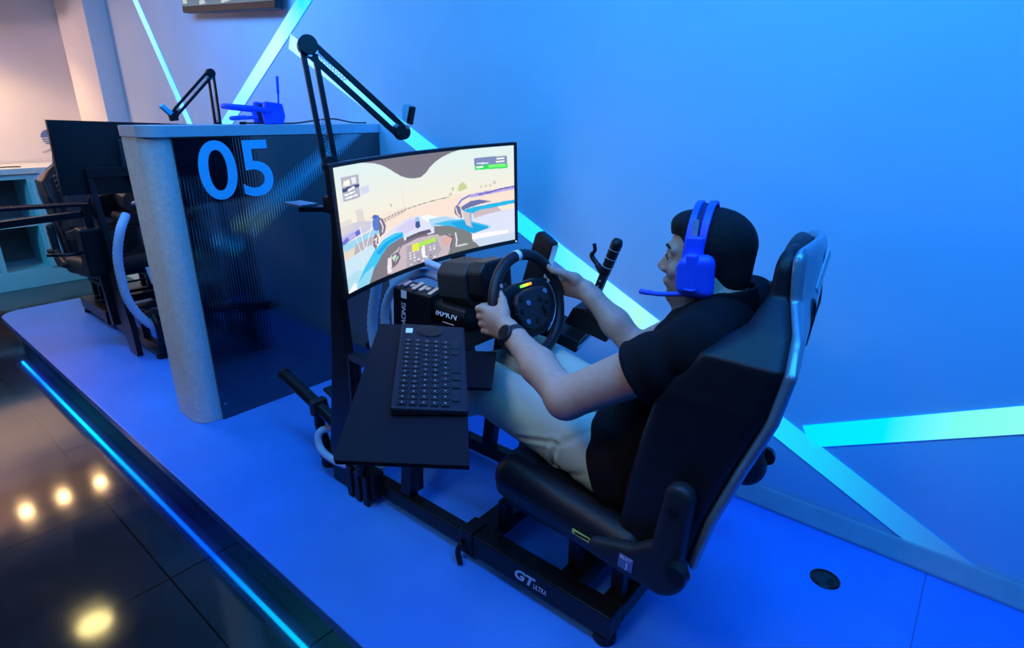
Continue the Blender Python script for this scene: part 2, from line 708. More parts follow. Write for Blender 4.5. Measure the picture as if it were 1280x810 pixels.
def field_obj(name, fld, material, parent, label=None, color=None, relax=1, flat=False):
    v, q = fld.mesh()
    for _ in range(relax):      # light surface relaxation
        e = np.concatenate([q[:, [0, 1]], q[:, [1, 2]], q[:, [2, 3]], q[:, [3, 0]]])
        s = np.zeros_like(v)
        n = np.zeros(len(v))
        for d in range(3):
            s[:, d] = np.bincount(e[:, 0], v[e[:, 1], d], len(v)) + np.bincount(e[:, 1], v[e[:, 0], d], len(v))
        n = np.bincount(e[:, 0], minlength=len(v)) + np.bincount(e[:, 1], minlength=len(v))
        v = v * 0.5 + 0.5 * s / n[:, None]
    off = np.array(root_offset(parent))
    me = bpy.data.meshes.new(name)
    me.vertices.add(len(v))
    me.vertices.foreach_set('co', (v - off).astype(np.float32).ravel())
    me.loops.add(len(q) * 4)
    me.loops.foreach_set('vertex_index', q.astype(np.int32).ravel())
    me.polygons.add(len(q))
    me.polygons.foreach_set('loop_start', np.arange(0, len(q) * 4, 4, dtype=np.int32))
    me.polygons.foreach_set('loop_total', np.full(len(q), 4, np.int32))
    me.update(calc_edges=True)
    me.validate()
    if not flat:
        me.shade_smooth()
    if color is not None:
        a = me.color_attributes.new('tone', 'FLOAT_COLOR', 'POINT')
        a.data.foreach_set('color', color(v).astype(np.float32).ravel())
    for m in (material if isinstance(material, list) else [material]):
        me.materials.append(m)
    o = bpy.data.objects.new(name, me)
    C.objects.link(o)
    if parent is not None:
        o.parent = parent
    if label:
        o['label'] = label
    return o

# ================================================================== THE SETTING
FZ = -0.18          # aisle floor level; the stage top is z = 0

b = NB(); box(b, (-2.5, -2.6, FZ - 0.05), (12, 7.2, 0.1))
tag(obj('floor', b, M['floor']), kind='structure')
b = NB(); box(b, (-2.35, 0.1, 1.05), (8.3, 0.2, 2.9))
tag(obj('wall_back', b, M['wall']), kind='structure')
b = NB(); box(b, (-7.25, -2.6, 1.05), (0.2, 7.2, 2.9)); box(b, (-6.8, 0.1, 1.05), (0.9, 0.2, 2.9))
tag(obj('wall_left', b, M['wall_far']), kind='structure')
b = NB(); box(b, (-6.22, -0.075, 1.135), (0.70, 0.16, 2.63))
tag(obj('trim_1', b, M['wall_far'], bevel=0.004, label='pale pilaster at the far end of the wall'), kind='structure')
b = NB(); box(b, (-2.5, -2.6, CEIL + 0.05), (12, 7.2, 0.1))
tag(obj('ceiling', b, M['ceil']), kind='structure')
# soffit over the far cabinets
b = NB(); box(b, (-6.78, -1.6, 2.22), (0.75, 2.0, 0.40))
tag(obj('trim_2', b, M['soffit'], bevel=0.005), kind='structure')

# stage
x0, x1, y0 = -5.12, 1.2, -1.30
poly = []
for i in range(9):
    a = math.radians(180 + 90 * i / 8)
    poly.append((x0 + 0.14 + 0.14 * math.cos(a), y0 + 0.14 + 0.14 * math.sin(a)))
poly += [(x1, y0), (x1, 0), (x0, 0)]
b = NB(); prism(b, poly, 0.042, T(0, 0, -0.042))
st = tag(obj('floor_stage', b, M['stage'], bevel=0.004), kind='structure')
b = NB(); prism(b, [(x0 + 0.09, y0 + 0.07), (x1, y0 + 0.07), (x1, 0), (x0 + 0.09, 0)], 0.138, T(0, 0, FZ))
tag(obj('trim_3', b, M['dark']), kind='structure')
b = NB(); box(b, (0.083, -0.66, 0.0003), (0.003, 1.26, 0.0008))
tag(obj('trim_4', b, M['stage_edge']), kind='structure')
# skirting with a bevelled face along the back wall
b = NB()
prism(b, [(0, 0), (-0.045, 0.0), (-0.045, 0.010), (-0.014, 0.062), (0, 0.062)], 6.2,
      frame((-5.0, 0, 0), (0, 1, 0), (0, 0, 1), (1, 0, 0)))
tag(obj('baseboard_back', b, M['skirt'], bevel=0.003), kind='structure')

# LED line under the lip of the stage
led = thing('light_strip', 'thin LED line glowing blue and cyan under the lip of the stage edge', 'light strip', (-2.0, -1.285, -0.055))
m_led = emis_ramp('led_line', 'X', -2.9, 3.2,
                  [(0.0, (0.0, 0.30, 1.0)), (0.07, (0.0, 0.10, 1.0)), (0.22, (0.0, 0.50, 1.0)), (0.40, (0.0, 0.10, 1.0)),
                   (0.47, (0.0, 0.08, 1.0)), (0.58, (0.0, 0.55, 1.0)), (0.75, (0.0, 0.42, 1.0)), (1.0, (0.0, 0.2, 1.0))], 16.0)
b = NB(); box(b, (-1.8, -1.275, -0.0455), (6.2, 0.016, 0.007)); obj('channel', b, M['silver'], led)
b = NB(); box(b, (-1.8, -1.275, -0.0522), (6.2, 0.012, 0.006)); obj('diffuser', b, m_led, led)

# ------------------------------------------------------------------ light strips let into the wall


def wall_strip(label, p, q, w, stops, strength, cut=None):
    stops = [(a, (c[0] / 3.5, c[1] / 3.5, c[2] if c[2] > 0.9 and c[1] > 0.7 else c[2] / 3.5)) for a, c in stops]     # the blue diodes outshine the rest
    strength *= 3.5
    """p, q are (x, z) on the wall; flat diffuser in a slim channel"""
    P, Q = Vector((p[0], 0, p[1])), Vector((q[0], 0, q[1]))
    d = (Q - P).normalized()
    n = Vector((-d.z, 0, d.x))
    L = (Q - P).length
    r = thing('wall_light_strip', label, 'light strip', (p[0], -0.002, p[1]), 'light strips let into the back wall')
    fr = frame(P, d, n, Vector((0, -1, 0)))
    c0, c1 = cut or ((0, 0), (0, 0))    # end shears
    outl = [(0 + c0[0], -w / 2), (L + c1[0], -w / 2), (L + c1[1], w / 2), (0 + c0[1], w / 2)]
    bb = NB(); prism(bb, [(a, c * 1.06) for a, c in outl], 0.004, fr @ T(0, 0, -0.001)); obj('channel', bb, M['number'], r)
    bb = NB(); prism(bb, outl, 0.006, fr)
    o = obj('diffuser', bb, emis_ramp('strip_glow', 'X', min(0, q[0] - p[0]), max(0, q[0] - p[0]), stops, strength), r)
    return r


cy, cyw, blu = (0.02, 0.80, 0.95), (0.30, 1.0, 0.86), (0.01, 0.30, 1.0)
pale = (0.42, 1.0, 1.0)
wall_strip('long glowing strip descending from upper left behind the monitor to the stage behind the seat', (-3.19, 1.677), (0.20, 0.01), 0.078,
           [(0.0, pale), (0.25, (0.10, 0.95, 1.0)), (0.44, (0.02, 0.85, 1.0)), (0.52, (0.03, 0.90, 0.95)), (0.66, (0.42, 1.0, 0.80)), (0.76, (0.02, 0.85, 0.95)),
            (0.86, (0.01, 0.62, 0.98)), (0.93, (0.02, 0.30, 0.85)), (1.0, (0.03, 0.14, 0.60))], 1.0)
wall_strip('glowing strip rising to the right edge of the picture from behind the seat', (-0.315, 0.303), (1.15, 1.02), 0.077,
           [(0.0, (0.0, 0.80, 0.95)), (0.14, (0.0, 0.85, 0.95)), (0.24, (0.20, 1.0, 0.85)), (0.5, (0.36, 1.0, 0.85)), (1.0, (0.1, 0.9, 1.0))], 1.0)
wall_strip('broad glowing strip leaning right beside the wall television', (-4.45, 1.03), (-2.55, 2.125), 0.085,
           [(0.0, (0.02, 0.75, 1.0)), (0.35, (0.20, 0.95, 1.0)), (0.6, (0.45, 1.0, 1.0)), (0.75, (0.02, 0.85, 1.0)), (1.0, (0.02, 0.85, 1.0))], 1.0)
wall_strip('thin glowing strip falling steeply left of the wall television', (-5.45, 2.43), (-4.45, 0.92), 0.07,
           [(0.0, pale), (0.3, (0.45, 1.0, 0.95)), (0.6, (0.10, 0.85, 0.95)), (1.0, (0.25, 1.0, 1.0))], 1.0)

# ------------------------------------------------------------------ ceiling lamps (their reflections show in the tiles)


def downlight(label, loc, r, col, strength, group=None, power=0, spot=70):
    t = thing('ceiling_downlight', label, 'ceiling light', loc, group)
    bb = NB(); lathe(bb, [(r * 1.18, 0.0), (r * 1.18, -0.006), (r * 1.02, -0.010), (r * 1.0, -0.002)], T(*loc), 28)
    obj('trim_ring', bb, M['silver'], t, smooth=False)
    bb = NB(); lathe(bb, [(r, -0.003), (r, -0.006)], T(*loc), 28)
    obj('diffuser', bb, emis('lamp_' + str(round(loc[0], 1)), col, strength), t)
    if power:
        light('lamp_light', 'SPOT', (loc[0], loc[1], loc[2] - 0.03), (loc[0], loc[1], 0), power, col, 0.05, spot=spot, blend=0.5)
    return t


downlight('yellowish round ceiling light whose reflection shines in the dark floor tiles', (-5.13, -1.30, CEIL), 0.12, (1.0, 0.80, 0.30), 26.0)
for y, nm in ((-1.36, 'leftmost of the three'), (-1.06, 'middle one of the three'), (-0.74, 'rightmost of the three')):
    downlight('small warm spotlight under the soffit over the far cabinets, ' + nm, (-6.58, y, 2.02), 0.032, (1.0, 0.62, 0.28), 14.0,
              'warm soffit spotlights', power=16, spot=140)

# ------------------------------------------------------------------ far cabinets
cabt = thing('base_cabinet', 'pale open cabinet with dark shelf niches against the far left wall', 'cabinet', (-6.8, -1.2, FZ))
XF = -6.5
bm = NB()
for (ya, yb, za, zb) in ((-2.6, -0.34, FZ, -0.02), (-2.6, -0.34, 0.76, 0.80), (-0.68, -0.34, -0.02, 0.76),
                         (-1.02, -0.98, -0.02, 0.76), (-1.72, -1.40, -0.02, 0.76), (-2.6, -2.5, -0.02, 0.76)):
    box(bm, (XF - 0.27, (ya + yb) / 2, (za + zb) / 2), (0.54, yb - ya, zb - za))
obj('carcass', bm, M['cab_front'], cabt, bevel=0.003)
bm = NB()
box(bm, (XF - 0.27, -1.54, 0.37), (0.50, 1.9, 0.026)); obj('shelf', bm, M['cab'], cabt)
bm = NB()
box(bm, (XF - 0.53, -1.54, 0.37), (0.02, 1.9, 0.77)); obj('back_panel', bm, M['cab_in'], cabt)
bm = NB()
box(bm, (XF + 0.006, -0.51, 0.36), (0.016, 0.30, 0.76)); obj('door', bm, M['cab_front'], cabt, bevel=0.003)
b = NB(); box(b, (-6.80, -1.46, 0.83), (0.66, 2.3, 0.05))
tag(obj('countertop', b, M['cab'], bevel=0.004), 'white countertop lying on the far open cabinet', 'countertop')
# cable and decal
b = NB()
tube(b, smooth_path([(-6.6, -1.02, 0.861), (-6.58, -0.92, 0.861), (-6.55, -0.83, 0.864), (-6.6, -0.76, 0.861), (-6.57, -0.68, 0.861)]), 0.005, 8)
tag(obj('cable', b, M['plastic'], smooth=True), 'thin dark cable lying on the far white countertop', 'cable')
dec = thing('wall_sticker', 'small round blue striped sticker on the far pink wall above the countertop', 'sticker', (-7.149, -0.29, 1.08))
fr = frame((-7.149, -0.29, 1.08), (0, 1, 0), (0, 0, 1), (1, 0, 0)) @ Matrix.Diagonal((0.75, 0.75, 1, 1))
bm = NB(); prism(bm, [(0.095 * math.cos(a), 0.095 * math.sin(a)) for a in [PI * i / 14 for i in range(15)]], 0.003, fr); obj('blue_cap', bm, M['blue_label'], dec)
bm = NB()
for k, w in enumerate((0.17, 0.16, 0.12)):
    box(bm, (0, -0.022 - 0.026 * k, 0.0015), (w, 0.012, 0.003), fr)
obj('stripe', bm, M['blue_label'], dec)
bm = NB(); box(bm, (-0.06, -0.13, 0.0015), (0.22, 0.010, 0.003), fr @ Matrix.Rotation(0.35, 4, 'Z')); obj('underline', bm, M['silver'], dec)

# ------------------------------------------------------------------ television on the wall
tv = thing('television', 'wall television at the top edge of the picture showing a grey blue picture', 'television', (-3.69, -0.06, 2.17))
tfr = frame((-3.69, -0.085, 2.175), (0.9975, 0, -0.071), (0.071, 0, 0.9975), (0, -1, 0))
bm = NB(); box(bm, (0, 0, -0.02), (1.12, 0.62, 0.045), tfr); obj('casing', bm, M['plastic'], tv, bevel=0.006)
bm = NB(); box(bm, (0, 0.014, 0.0035), (1.10, 0.575, 0.003), tfr); obj('screen', bm, emis('tv_picture', (0.10, 0.20, 0.30), 0.8), tv)
m_tvh = emis('tv_highlights', (0.62, 0.72, 0.72), 0.8)
for pl in ([(-0.53, -0.26), (-0.47, -0.26), (-0.49, 0.26), (-0.53, 0.26)], [(-0.30, -0.27), (-0.22, -0.265), (-0.24, -0.245), (-0.30, -0.25)],
           [(-0.02, -0.27), (0.08, -0.26), (0.08, -0.10), (-0.02, -0.10)], [(-0.43, -0.16), (-0.40, -0.235), (-0.37, -0.16), (-0.40, -0.06)]):
    bm = NB(); prism(bm, pl, 0.002, tfr @ T(0, 0, 0.005)); obj('picture_highlight', bm, m_tvh, tv)
bm = NB(); box(bm, (0, 0, -0.055), (0.4, 0.3, 0.03), tfr); obj('wall_bracket', bm, M['metal'], tv)

# ------------------------------------------------------------------ partition counter with number panel
cx0, cx1, cyf = -2.745, -2.478, -1.075
poly = []
for ccx, a0 in ((cx0 + 0.055, 180), (cx1 - 0.075, 270)):
    rr = 0.055 if a0 == 180 else 0.075
    for i in range(9):
        a = math.radians(a0 + 90 * i / 8)
        poly.append((ccx + rr * math.cos(a), cyf + rr + rr * math.sin(a)))
poly += [(cx1, -0.002), (cx0, -0.002)]
par = thing('partition_counter', 'tall grey partition with a dark fluted panel numbered 05 between the two simulators', 'partition', (-2.61, -0.55, 0))
bm = NB(); prism(bm, poly, 1.215, T(0, 0, 0.001)); obj('body', bm, M['stone'], par, bevel=0.003)
poly2 = [(cx0 - 0.004, -0.002), (cx0 - 0.004, cyf + 0.05)]
for i in range(13):
    a = math.radians(180 + 90 * i / 12)
    poly2.append((cx0 + 0.056 + 0.06 * math.cos(a), cyf + 0.056 + 0.06 * math.sin(a)))
for i in range(13):
    a = math.radians(270 + 90 * i / 12)
    poly2.append((cx1 - 0.056 + 0.075 * math.cos(a), cyf + 0.071 + 0.075 * math.sin(a)))
poly2 += [(cx1 + 0.019, -0.002)]
bm = NB(); prism(bm, poly2, 0.040, T(0, 0, 1.2165)); obj('counter_top', bm, M['laminate_top'], par, bevel=0.004)
bm = NB(); box(bm, (cx1 + 0.006, -0.492, 0.607), (0.010, 0.975, 1.21)); pan = obj('fluted_panel', bm, M['glass'], par)
fr = frame((cx1 + 0.0125, -0.742, 1.070), (0, 1, 0), (0, 0, 1), (1, 0, 0))
text('number', '05', 0.325, fr, M['number'], par, 0.002, sx=1.02, offset=0.003, label='cyan number 05')
bm = NB(); cyl(bm, (cx1 + 0.011, -0.962, 0.075), (cx1 + 0.014, -0.962, 0.075), 0.004); obj('screw', bm, M['silver'], par)

# ------------------------------------------------------------------ cable grommet in the stage
gr = thing('cable_grommet', 'round dark cable grommet set in the blue stage near the right corner', 'grommet', (-0.147, -0.268, 0))
m_ = T(-0.147, -0.268, 0)
bm = NB(); lathe(bm, [(0.041, 0.0), (0.041, 0.003), (0.037, 0.006), (0.033, 0.006), (0.033, 0.001)], m_, 32); obj('rim', bm, M['metal'], gr)
bm = NB(); lathe(bm, [(0.033, 0.0012), (0.033, 0.003)], m_, 32); obj('lid', bm, M['plastic_soft'], gr)
bm = NB(); lathe(bm, [(0.012, 0.003), (0.012, 0.0045), (0.009, 0.0045), (0.009, 0.0035)], m_ @ T(0.016, -0.006, 0), 16); obj('cable_opening', bm, M['dark'], gr)
# ================================================================== THE SIMULATOR
MY = -0.66                      # driver's middle plane
NEAR, FAR = -0.87, -0.45        # the two side rails

rig = thing('simulator_frame', 'black steel simulator frame under the driver, GT lettering on its near rail', 'simulator frame', (-1.2, MY, 0))
for y in (NEAR, FAR):
    bm = NB(); bar(bm, (-1.03, y, 0.070), (-0.515, y, 0.070), 0.062, 0.072); obj('side_rail', bm, M['metal'], rig, bevel=0.004)
    bm = NB(); bar(bm, (-1.83, y, 0.052), (-1.03, y, 0.060), 0.046, 0.050); obj('front_rail', bm, M['metal'], rig, bevel=0.004)
    # round adjustable feet
    for x in (-0.545, -1.80):
        bm = NB(); lathe(bm, [(0.014, 0.05), (0.014, 0.030), (0.030, 0.026), (0.032, 0.004), (0.026, 0.0)], T(x, y, 0.0), 20)
        obj('foot', bm, M['plastic'], rig, smooth=False)
    # clamp with a hanging lever where the rails meet
    bm = NB(); box(bm, (-1.02, y, 0.07), (0.05, 0.074, 0.086)); obj('rail_clamp', bm, M['metal'], rig, bevel=0.004)
for x, w in ((-1.005, 0.075), (-0.682, 0.062), (-0.545, 0.062)):
    bm = NB(); bar(bm, (x, NEAR + 0.03, 0.075), (x, FAR - 0.03, 0.075), 0.052, w, (1, 0, 0)); obj('crossbar', bm, M['metal'], rig, bevel=0.003)
bm = NB(); tube(bm, smooth_path([(-1.03, -0.912, 0.07), (-1.035, -0.925, 0.04), (-1.02, -0.93, 0.006)]), [0.009] * 17, 8)
obj('clamp_lever', bm, M['plastic'], rig, smooth=True)
fr = frame((-0.775, -0.9025, 0.069), (1, 0, 0), (0, 0, 1), (0, -1, 0))
text('logo', 'GT', 0.045, fr @ T(-0.022, 0, 0), M['white_print'], rig, 0.001, sx=1.15, offset=0.0015, shear=0.25, label='white GT lettering')
text('logo', 'ULTRA', 0.024, fr @ T(0.036, -0.007, 0), M['white_print'], rig, 0.001, sx=0.62, shear=0.25, label='small white ULTRA lettering')

# front end: curved uprights, inclined pedal arms, pedal plate, pedals
for s, y in ((-1, NEAR), (1, FAR)):
    path = smooth_path([(-1.80, y, 0.06), (-1.835, y, 0.13), (-1.84, y, 0.20), (-1.80, y, 0.26)])
    bm = NB(); tube(bm, path, 0.020, 10); obj('front_upright', bm, M['metal'], rig, smooth=True)
    bm = NB()
    cyl(bm, (-1.58, y - 0.02, 0.20), (-2.02, y - 0.02, 0.325), 0.024)
    obj('pedal_arm', bm, M['metal'], rig, smooth=False, bevel=0.002)
    bm = NB(); cyl(bm, (-2.0205, y - 0.02, 0.3252), (-2.034, y - 0.02, 0.329), 0.0255); obj('end_cap', bm, M['plastic'], rig)
    bm = NB(); box(bm, (-1.80, y - 0.02, 0.262), (0.035, 0.062, 0.062)); obj('arm_clamp', bm, M['plastic_soft'], rig, bevel=0.006)
    bm = NB(); bar(bm, (-1.60, y, 0.05), (-1.60, y, 0.24), 0.04, 0.05, (1, 0, 0)); obj('rear_upright', bm, M['metal'], rig, bevel=0.003)
    bm = NB(); tube(bm, smooth_path([(-1.78, y + (0.035 if s < 0 else -0.035), 0.26), (-1.74, y + (0.09 if s < 0 else -0.09), 0.285), (-1.70, y + (0.14 if s < 0 else -0.14), 0.29)]), 0.010, 8)
    obj('adjuster_strut', bm, M['metal'], rig, smooth=True)
bm = NB(); box(bm, (0, 0, 0), (0.30, 0.36, 0.012), T(-1.70, MY, 0.255) @ Matrix.Rotation(math.radians(18), 4, 'Y')); obj('pedal_plate', bm, M['metal'], rig, bevel=0.002)
for dy in (-0.10, 0.0, 0.11):
    ped = obj('pedal', bar(NB(), (-1.70, MY + dy, 0.27), (-1.62, MY + dy, 0.42), 0.018, 0.012, (1, 0, 0)), M['metal'], rig)
    obj('pedal_pad', box(NB(), (0, 0, 0), (0.055, 0.012, 0.10), zframe((-1.612, MY + dy, 0.43), (0.47, 0, 0.88)) @ Matrix.Rotation(PI / 2, 4, 'Z') if False else frame((-1.612, MY + dy, 0.43), (0, 1, 0), (0.88, 0, -0.47), (0.47, 0, 0.88))), M['silver'], ped, bevel=0.002)
# wheel mast and deck
for y in (MY - 0.205, MY + 0.205):
    bm = NB(); bar(bm, (-1.33, y, 0.06), (-1.24, y, 0.64), 0.04, 0.05, (1, 0, 0)); obj('wheel_mast', bm, M['metal'], rig, bevel=0.003)
    bm = NB(); bar(bm, (-1.24, y, 0.50), (-1.12, y, 0.655), 0.03, 0.03, (1, 0, 0)); obj('mast_brace', bm, M['hose'], rig, bevel=0.003, label='brace of the wheel mast, coloured as lit blue')  # pale hose colour stands in for blue light on the brace
    bm = NB(); bar(bm, (-1.34, y, 0.055), (-1.34, NEAR if y < MY else FAR, 0.055), 0.04, 0.04); obj('mast_foot', bm, M['metal'], rig, bevel=0.002)
bm = NB(); box(bm, (-1.20, MY, 0.665), (0.22, 0.44, 0.014)); obj('wheel_deck', bm, M['metal'], rig, bevel=0.003)
# seat mounts: feet from the crossbars up to the seat sliders
for y in (MY - 0.15, MY + 0.15):
    bm = NB(); bar(bm, (-0.92, y, 0.228), (-0.50, y, 0.218), 0.034, 0.026); obj('seat_slider', bm, M['metal'], rig, bevel=0.002)
    for x in (-0.985, -0.682, -0.545):
        bm = NB(); box(bm, (x + (0.045 if x < -0.9 else 0), y, 0.157), (0.035, 0.03, 0.102)); obj('slider_mount', bm, M['metal'], rig, bevel=0.002)
bm = NB(); tube(bm, smooth_path([(-0.90, MY - 0.15, 0.235), (-0.95, MY - 0.15, 0.25), (-0.955, MY - 0.06, 0.255), (-0.955, MY + 0.06, 0.255), (-0.95, MY + 0.15, 0.25), (-0.90, MY + 0.15, 0.235)]), 0.007, 8)
obj('slider_lever', bm, M['metal'], rig, smooth=True)
# side support that carries the shifter
bm = NB(); bar(bm, (-1.16, FAR, 0.07), (-1.10, FAR + 0.03, 0.56), 0.04, 0.04, (1, 0, 0)); obj('shifter_mast', bm, M['metal'], rig, bevel=0.003)

# ------------------------------------------------------------------ racing seat
seat = thing('racing_seat', 'black leatherette racing seat with silver rear shell under the driver', 'racing seat', (-0.55, MY, 0.24))


def lerp(z, zs, vs):
    return np.interp(z, zs, vs)


ZS = [0.30, 0.40, 0.50, 0.65, 0.78, 0.88, 0.93, 0.98, 1.03, 1.08, 1.12]
XF_ = [-0.470, -0.452, -0.425, -0.385, -0.348, -0.328, -0.320, -0.316, -0.314, -0.312, -0.305]     # front of the padding
HW = [0.235, 0.235, 0.240, 0.252, 0.264, 0.262, 0.205, 0.140, 0.134, 0.122, 0.095]                 # half width
BO = [0.10, 0.11, 0.125, 0.135, 0.140, 0.088, 0.024, 0.004, 0.004, 0.004, 0.0]
KY = 0.16        # the backrest is turned slightly, near side further back                  # how far the wings reach forward
RC = [-0.405, -0.392, -0.368, -0.322, -0.284, -0.262, -0.256, -0.254, -0.254, -0.260, -0.270]      # rear, middle
RE = [-0.392, -0.376, -0.356, -0.312, -0.270, -0.254, -0.258, -0.280, -0.286, -0.290, -0.290]      # rear, at the sides


def smax(a, b, k):
    h = np.maximum(k - np.abs(a - b), 0) / k
    return np.maximum(a, b) + h * h * k / 4


def back_fields(X, Y, Z):
    z = Z[0, 0, :]
    xf = lerp(z, ZS, XF_)[None, None, :]
    hw = lerp(z, ZS, HW)[None, None, :]
    bo = lerp(z, ZS, BO)[None, None, :]
    rc = lerp(z, ZS, RC)[None, None, :]
    re = lerp(z, ZS, RE)[None, None, :]
    u = np.abs(Y - MY)
    r = np.clip((u / hw - 0.50) / 0.42, 0, 1)
    wing = bo * r * r * (3 - 2 * r)
    seam = 0.004 * np.exp(-((u - hw * 0.52) / 0.006) ** 2)
    front = xf - wing + seam - KY * (Y - MY)
    t = np.clip(u / hw, 0, 1)
    rear = rc + (re - rc) * t * t - KY * (Y - MY)
    return front, rear, hw, u


def f_pad(D, X, Y, Z):
    front, rear, hw, u = back_fields(X, Y, Z)
    d = smax(front - X, X - rear, 0.03)
    d = smax(d, u - hw, 0.032)
    d = smax(d, Z - 1.087 + 0.9 * u * u, 0.05)
    d = smax(d, 0.30 - Z, 0.03)
    # harness slots
    for s in (-1, 1):
        c = np.sqrt(((Y - MY) - s * 0.088) ** 2 * 1.0 + ((Z - 0.928) * 0.42) ** 2) - 0.019
        d = smax(d, -c, 0.006)
    return d * 0.8


fl = Field((-0.62, -0.97, 0.27), (-0.15, -0.35, 1.14), 0.0045)
fl.full(f_pad)
field_obj('backrest', fl, M['leather'], seat)


def f_shell(D, X, Y, Z):
    front, rear, hw, u = back_fields(X, Y, Z)
    d = smax(rear - 0.004 - X, X - rear - 0.020, 0.006)
    d = smax(d, u - hw - 0.004, 0.02)
    d = smax(d, Z - 1.090 + 0.9 * u * u, 0.03)
    d = smax(d, 0.36 - Z, 0.02)
    for s in (-1, 1):
        c = np.sqrt(((Y - MY) - s * 0.088) ** 2 * 1.0 + ((Z - 0.928) * 0.42) ** 2) - 0.015
        d = smax(d, -c, 0.004)
    return d * 0.8


fl = Field((-0.42, -0.97, 0.33), (-0.15, -0.35, 1.15), 0.0045)
fl.full(f_shell)


def rear_at(y, z):
    hw = np.interp(z, ZS, HW)
    rc, re = np.interp(z, ZS, RC), np.interp(z, ZS, RE)
    t = min(1, abs(y - MY) / hw)
    return rc + (re - rc) * t * t - KY * (y - MY)


sh = field_obj('back_shell', fl, M['shell'], seat, label='glossy silver rear shell')
for s in (-1, 1):
    bm = NB()
    path = [(rear_at(MY + s * 0.088 + 0.019 * math.cos(a), 0.928 + 0.045 * math.sin(a)) + 0.019, MY + s * 0.088 + 0.019 * math.cos(a), 0.928 + 0.045 * math.sin(a)) for a in [2 * PI * i / 24 for i in range(24)]]
    tube(bm, path, 0.0045, 6, closed=True)
    obj('harness_slot_rim', bm, M['plastic'], seat, smooth=True)
bm = NB(); prism(bm, rrect(0.085, 0.030, 0.003, 2), 0.003, frame((rear_at(MY - 0.04, 1.020) + 0.0195, MY - 0.04, 1.020), (0, 0.55, 0.83), (0, -0.83, 0.55), (1, 0, 0)))
obj('rear_label', bm, M['seat_label'], seat, label='pale blue label on the rear shell')

# cushion
fl = Field((-0.99, -0.95, 0.16), (-0.36, -0.37, 0.50), 0.0045)
tilt = math.radians(6)
Rt = np.array([[math.cos(tilt), 0, math.sin(tilt)], [0, 1, 0], [-math.sin(tilt), 0, math.cos(tilt)]])
fl.rbox((-0.68, MY, 0.312), (0.50, 0.36, 0.095), 0.040, Rt, k=0.02)
fl.cap((-0.885, MY - 0.13, 0.345), (-0.885, MY + 0.13, 0.345), 0.050, k=0.04)
for s in (-1, 1):
    fl.cap((-0.865, MY + s * 0.205, 0.375), (-0.50, MY + s * 0.215, 0.340), 0.046, 0.052, k=0.05)
    fl.rbox((-0.67, MY + s * 0.215, 0.318), (0.47, 0.070, 0.080), 0.03, Rt, k=0.03)
cush = field_obj('seat_cushion', fl, M['leather'], seat)
bm = NB(); box(bm, (0, 0, 0), (0.44, 0.38, 0.025), T(-0.67, MY, 0.262) @ Matrix.Rotation(tilt, 4, 'Y')); obj('seat_pan', bm, M['metal'], seat, bevel=0.006)
bm = NB(); prism(bm, rrect(0.052, 0.014, 0.002, 2), 0.0015, frame((-0.600, MY - 0.2665, 0.338), (0.99, 0, -0.09), (0.09, 0, 0.99), (0, -1, 0)))
tagl = obj('safety_tag', bm, M['yellow_print'], seat, label='yellow-green tag')
bm = NB(); box(bm, (-0.598, MY - 0.2683, 0.338), (0.040, 0.0008, 0.006)); obj('tag_text_field', bm, M['plastic'], tagl)
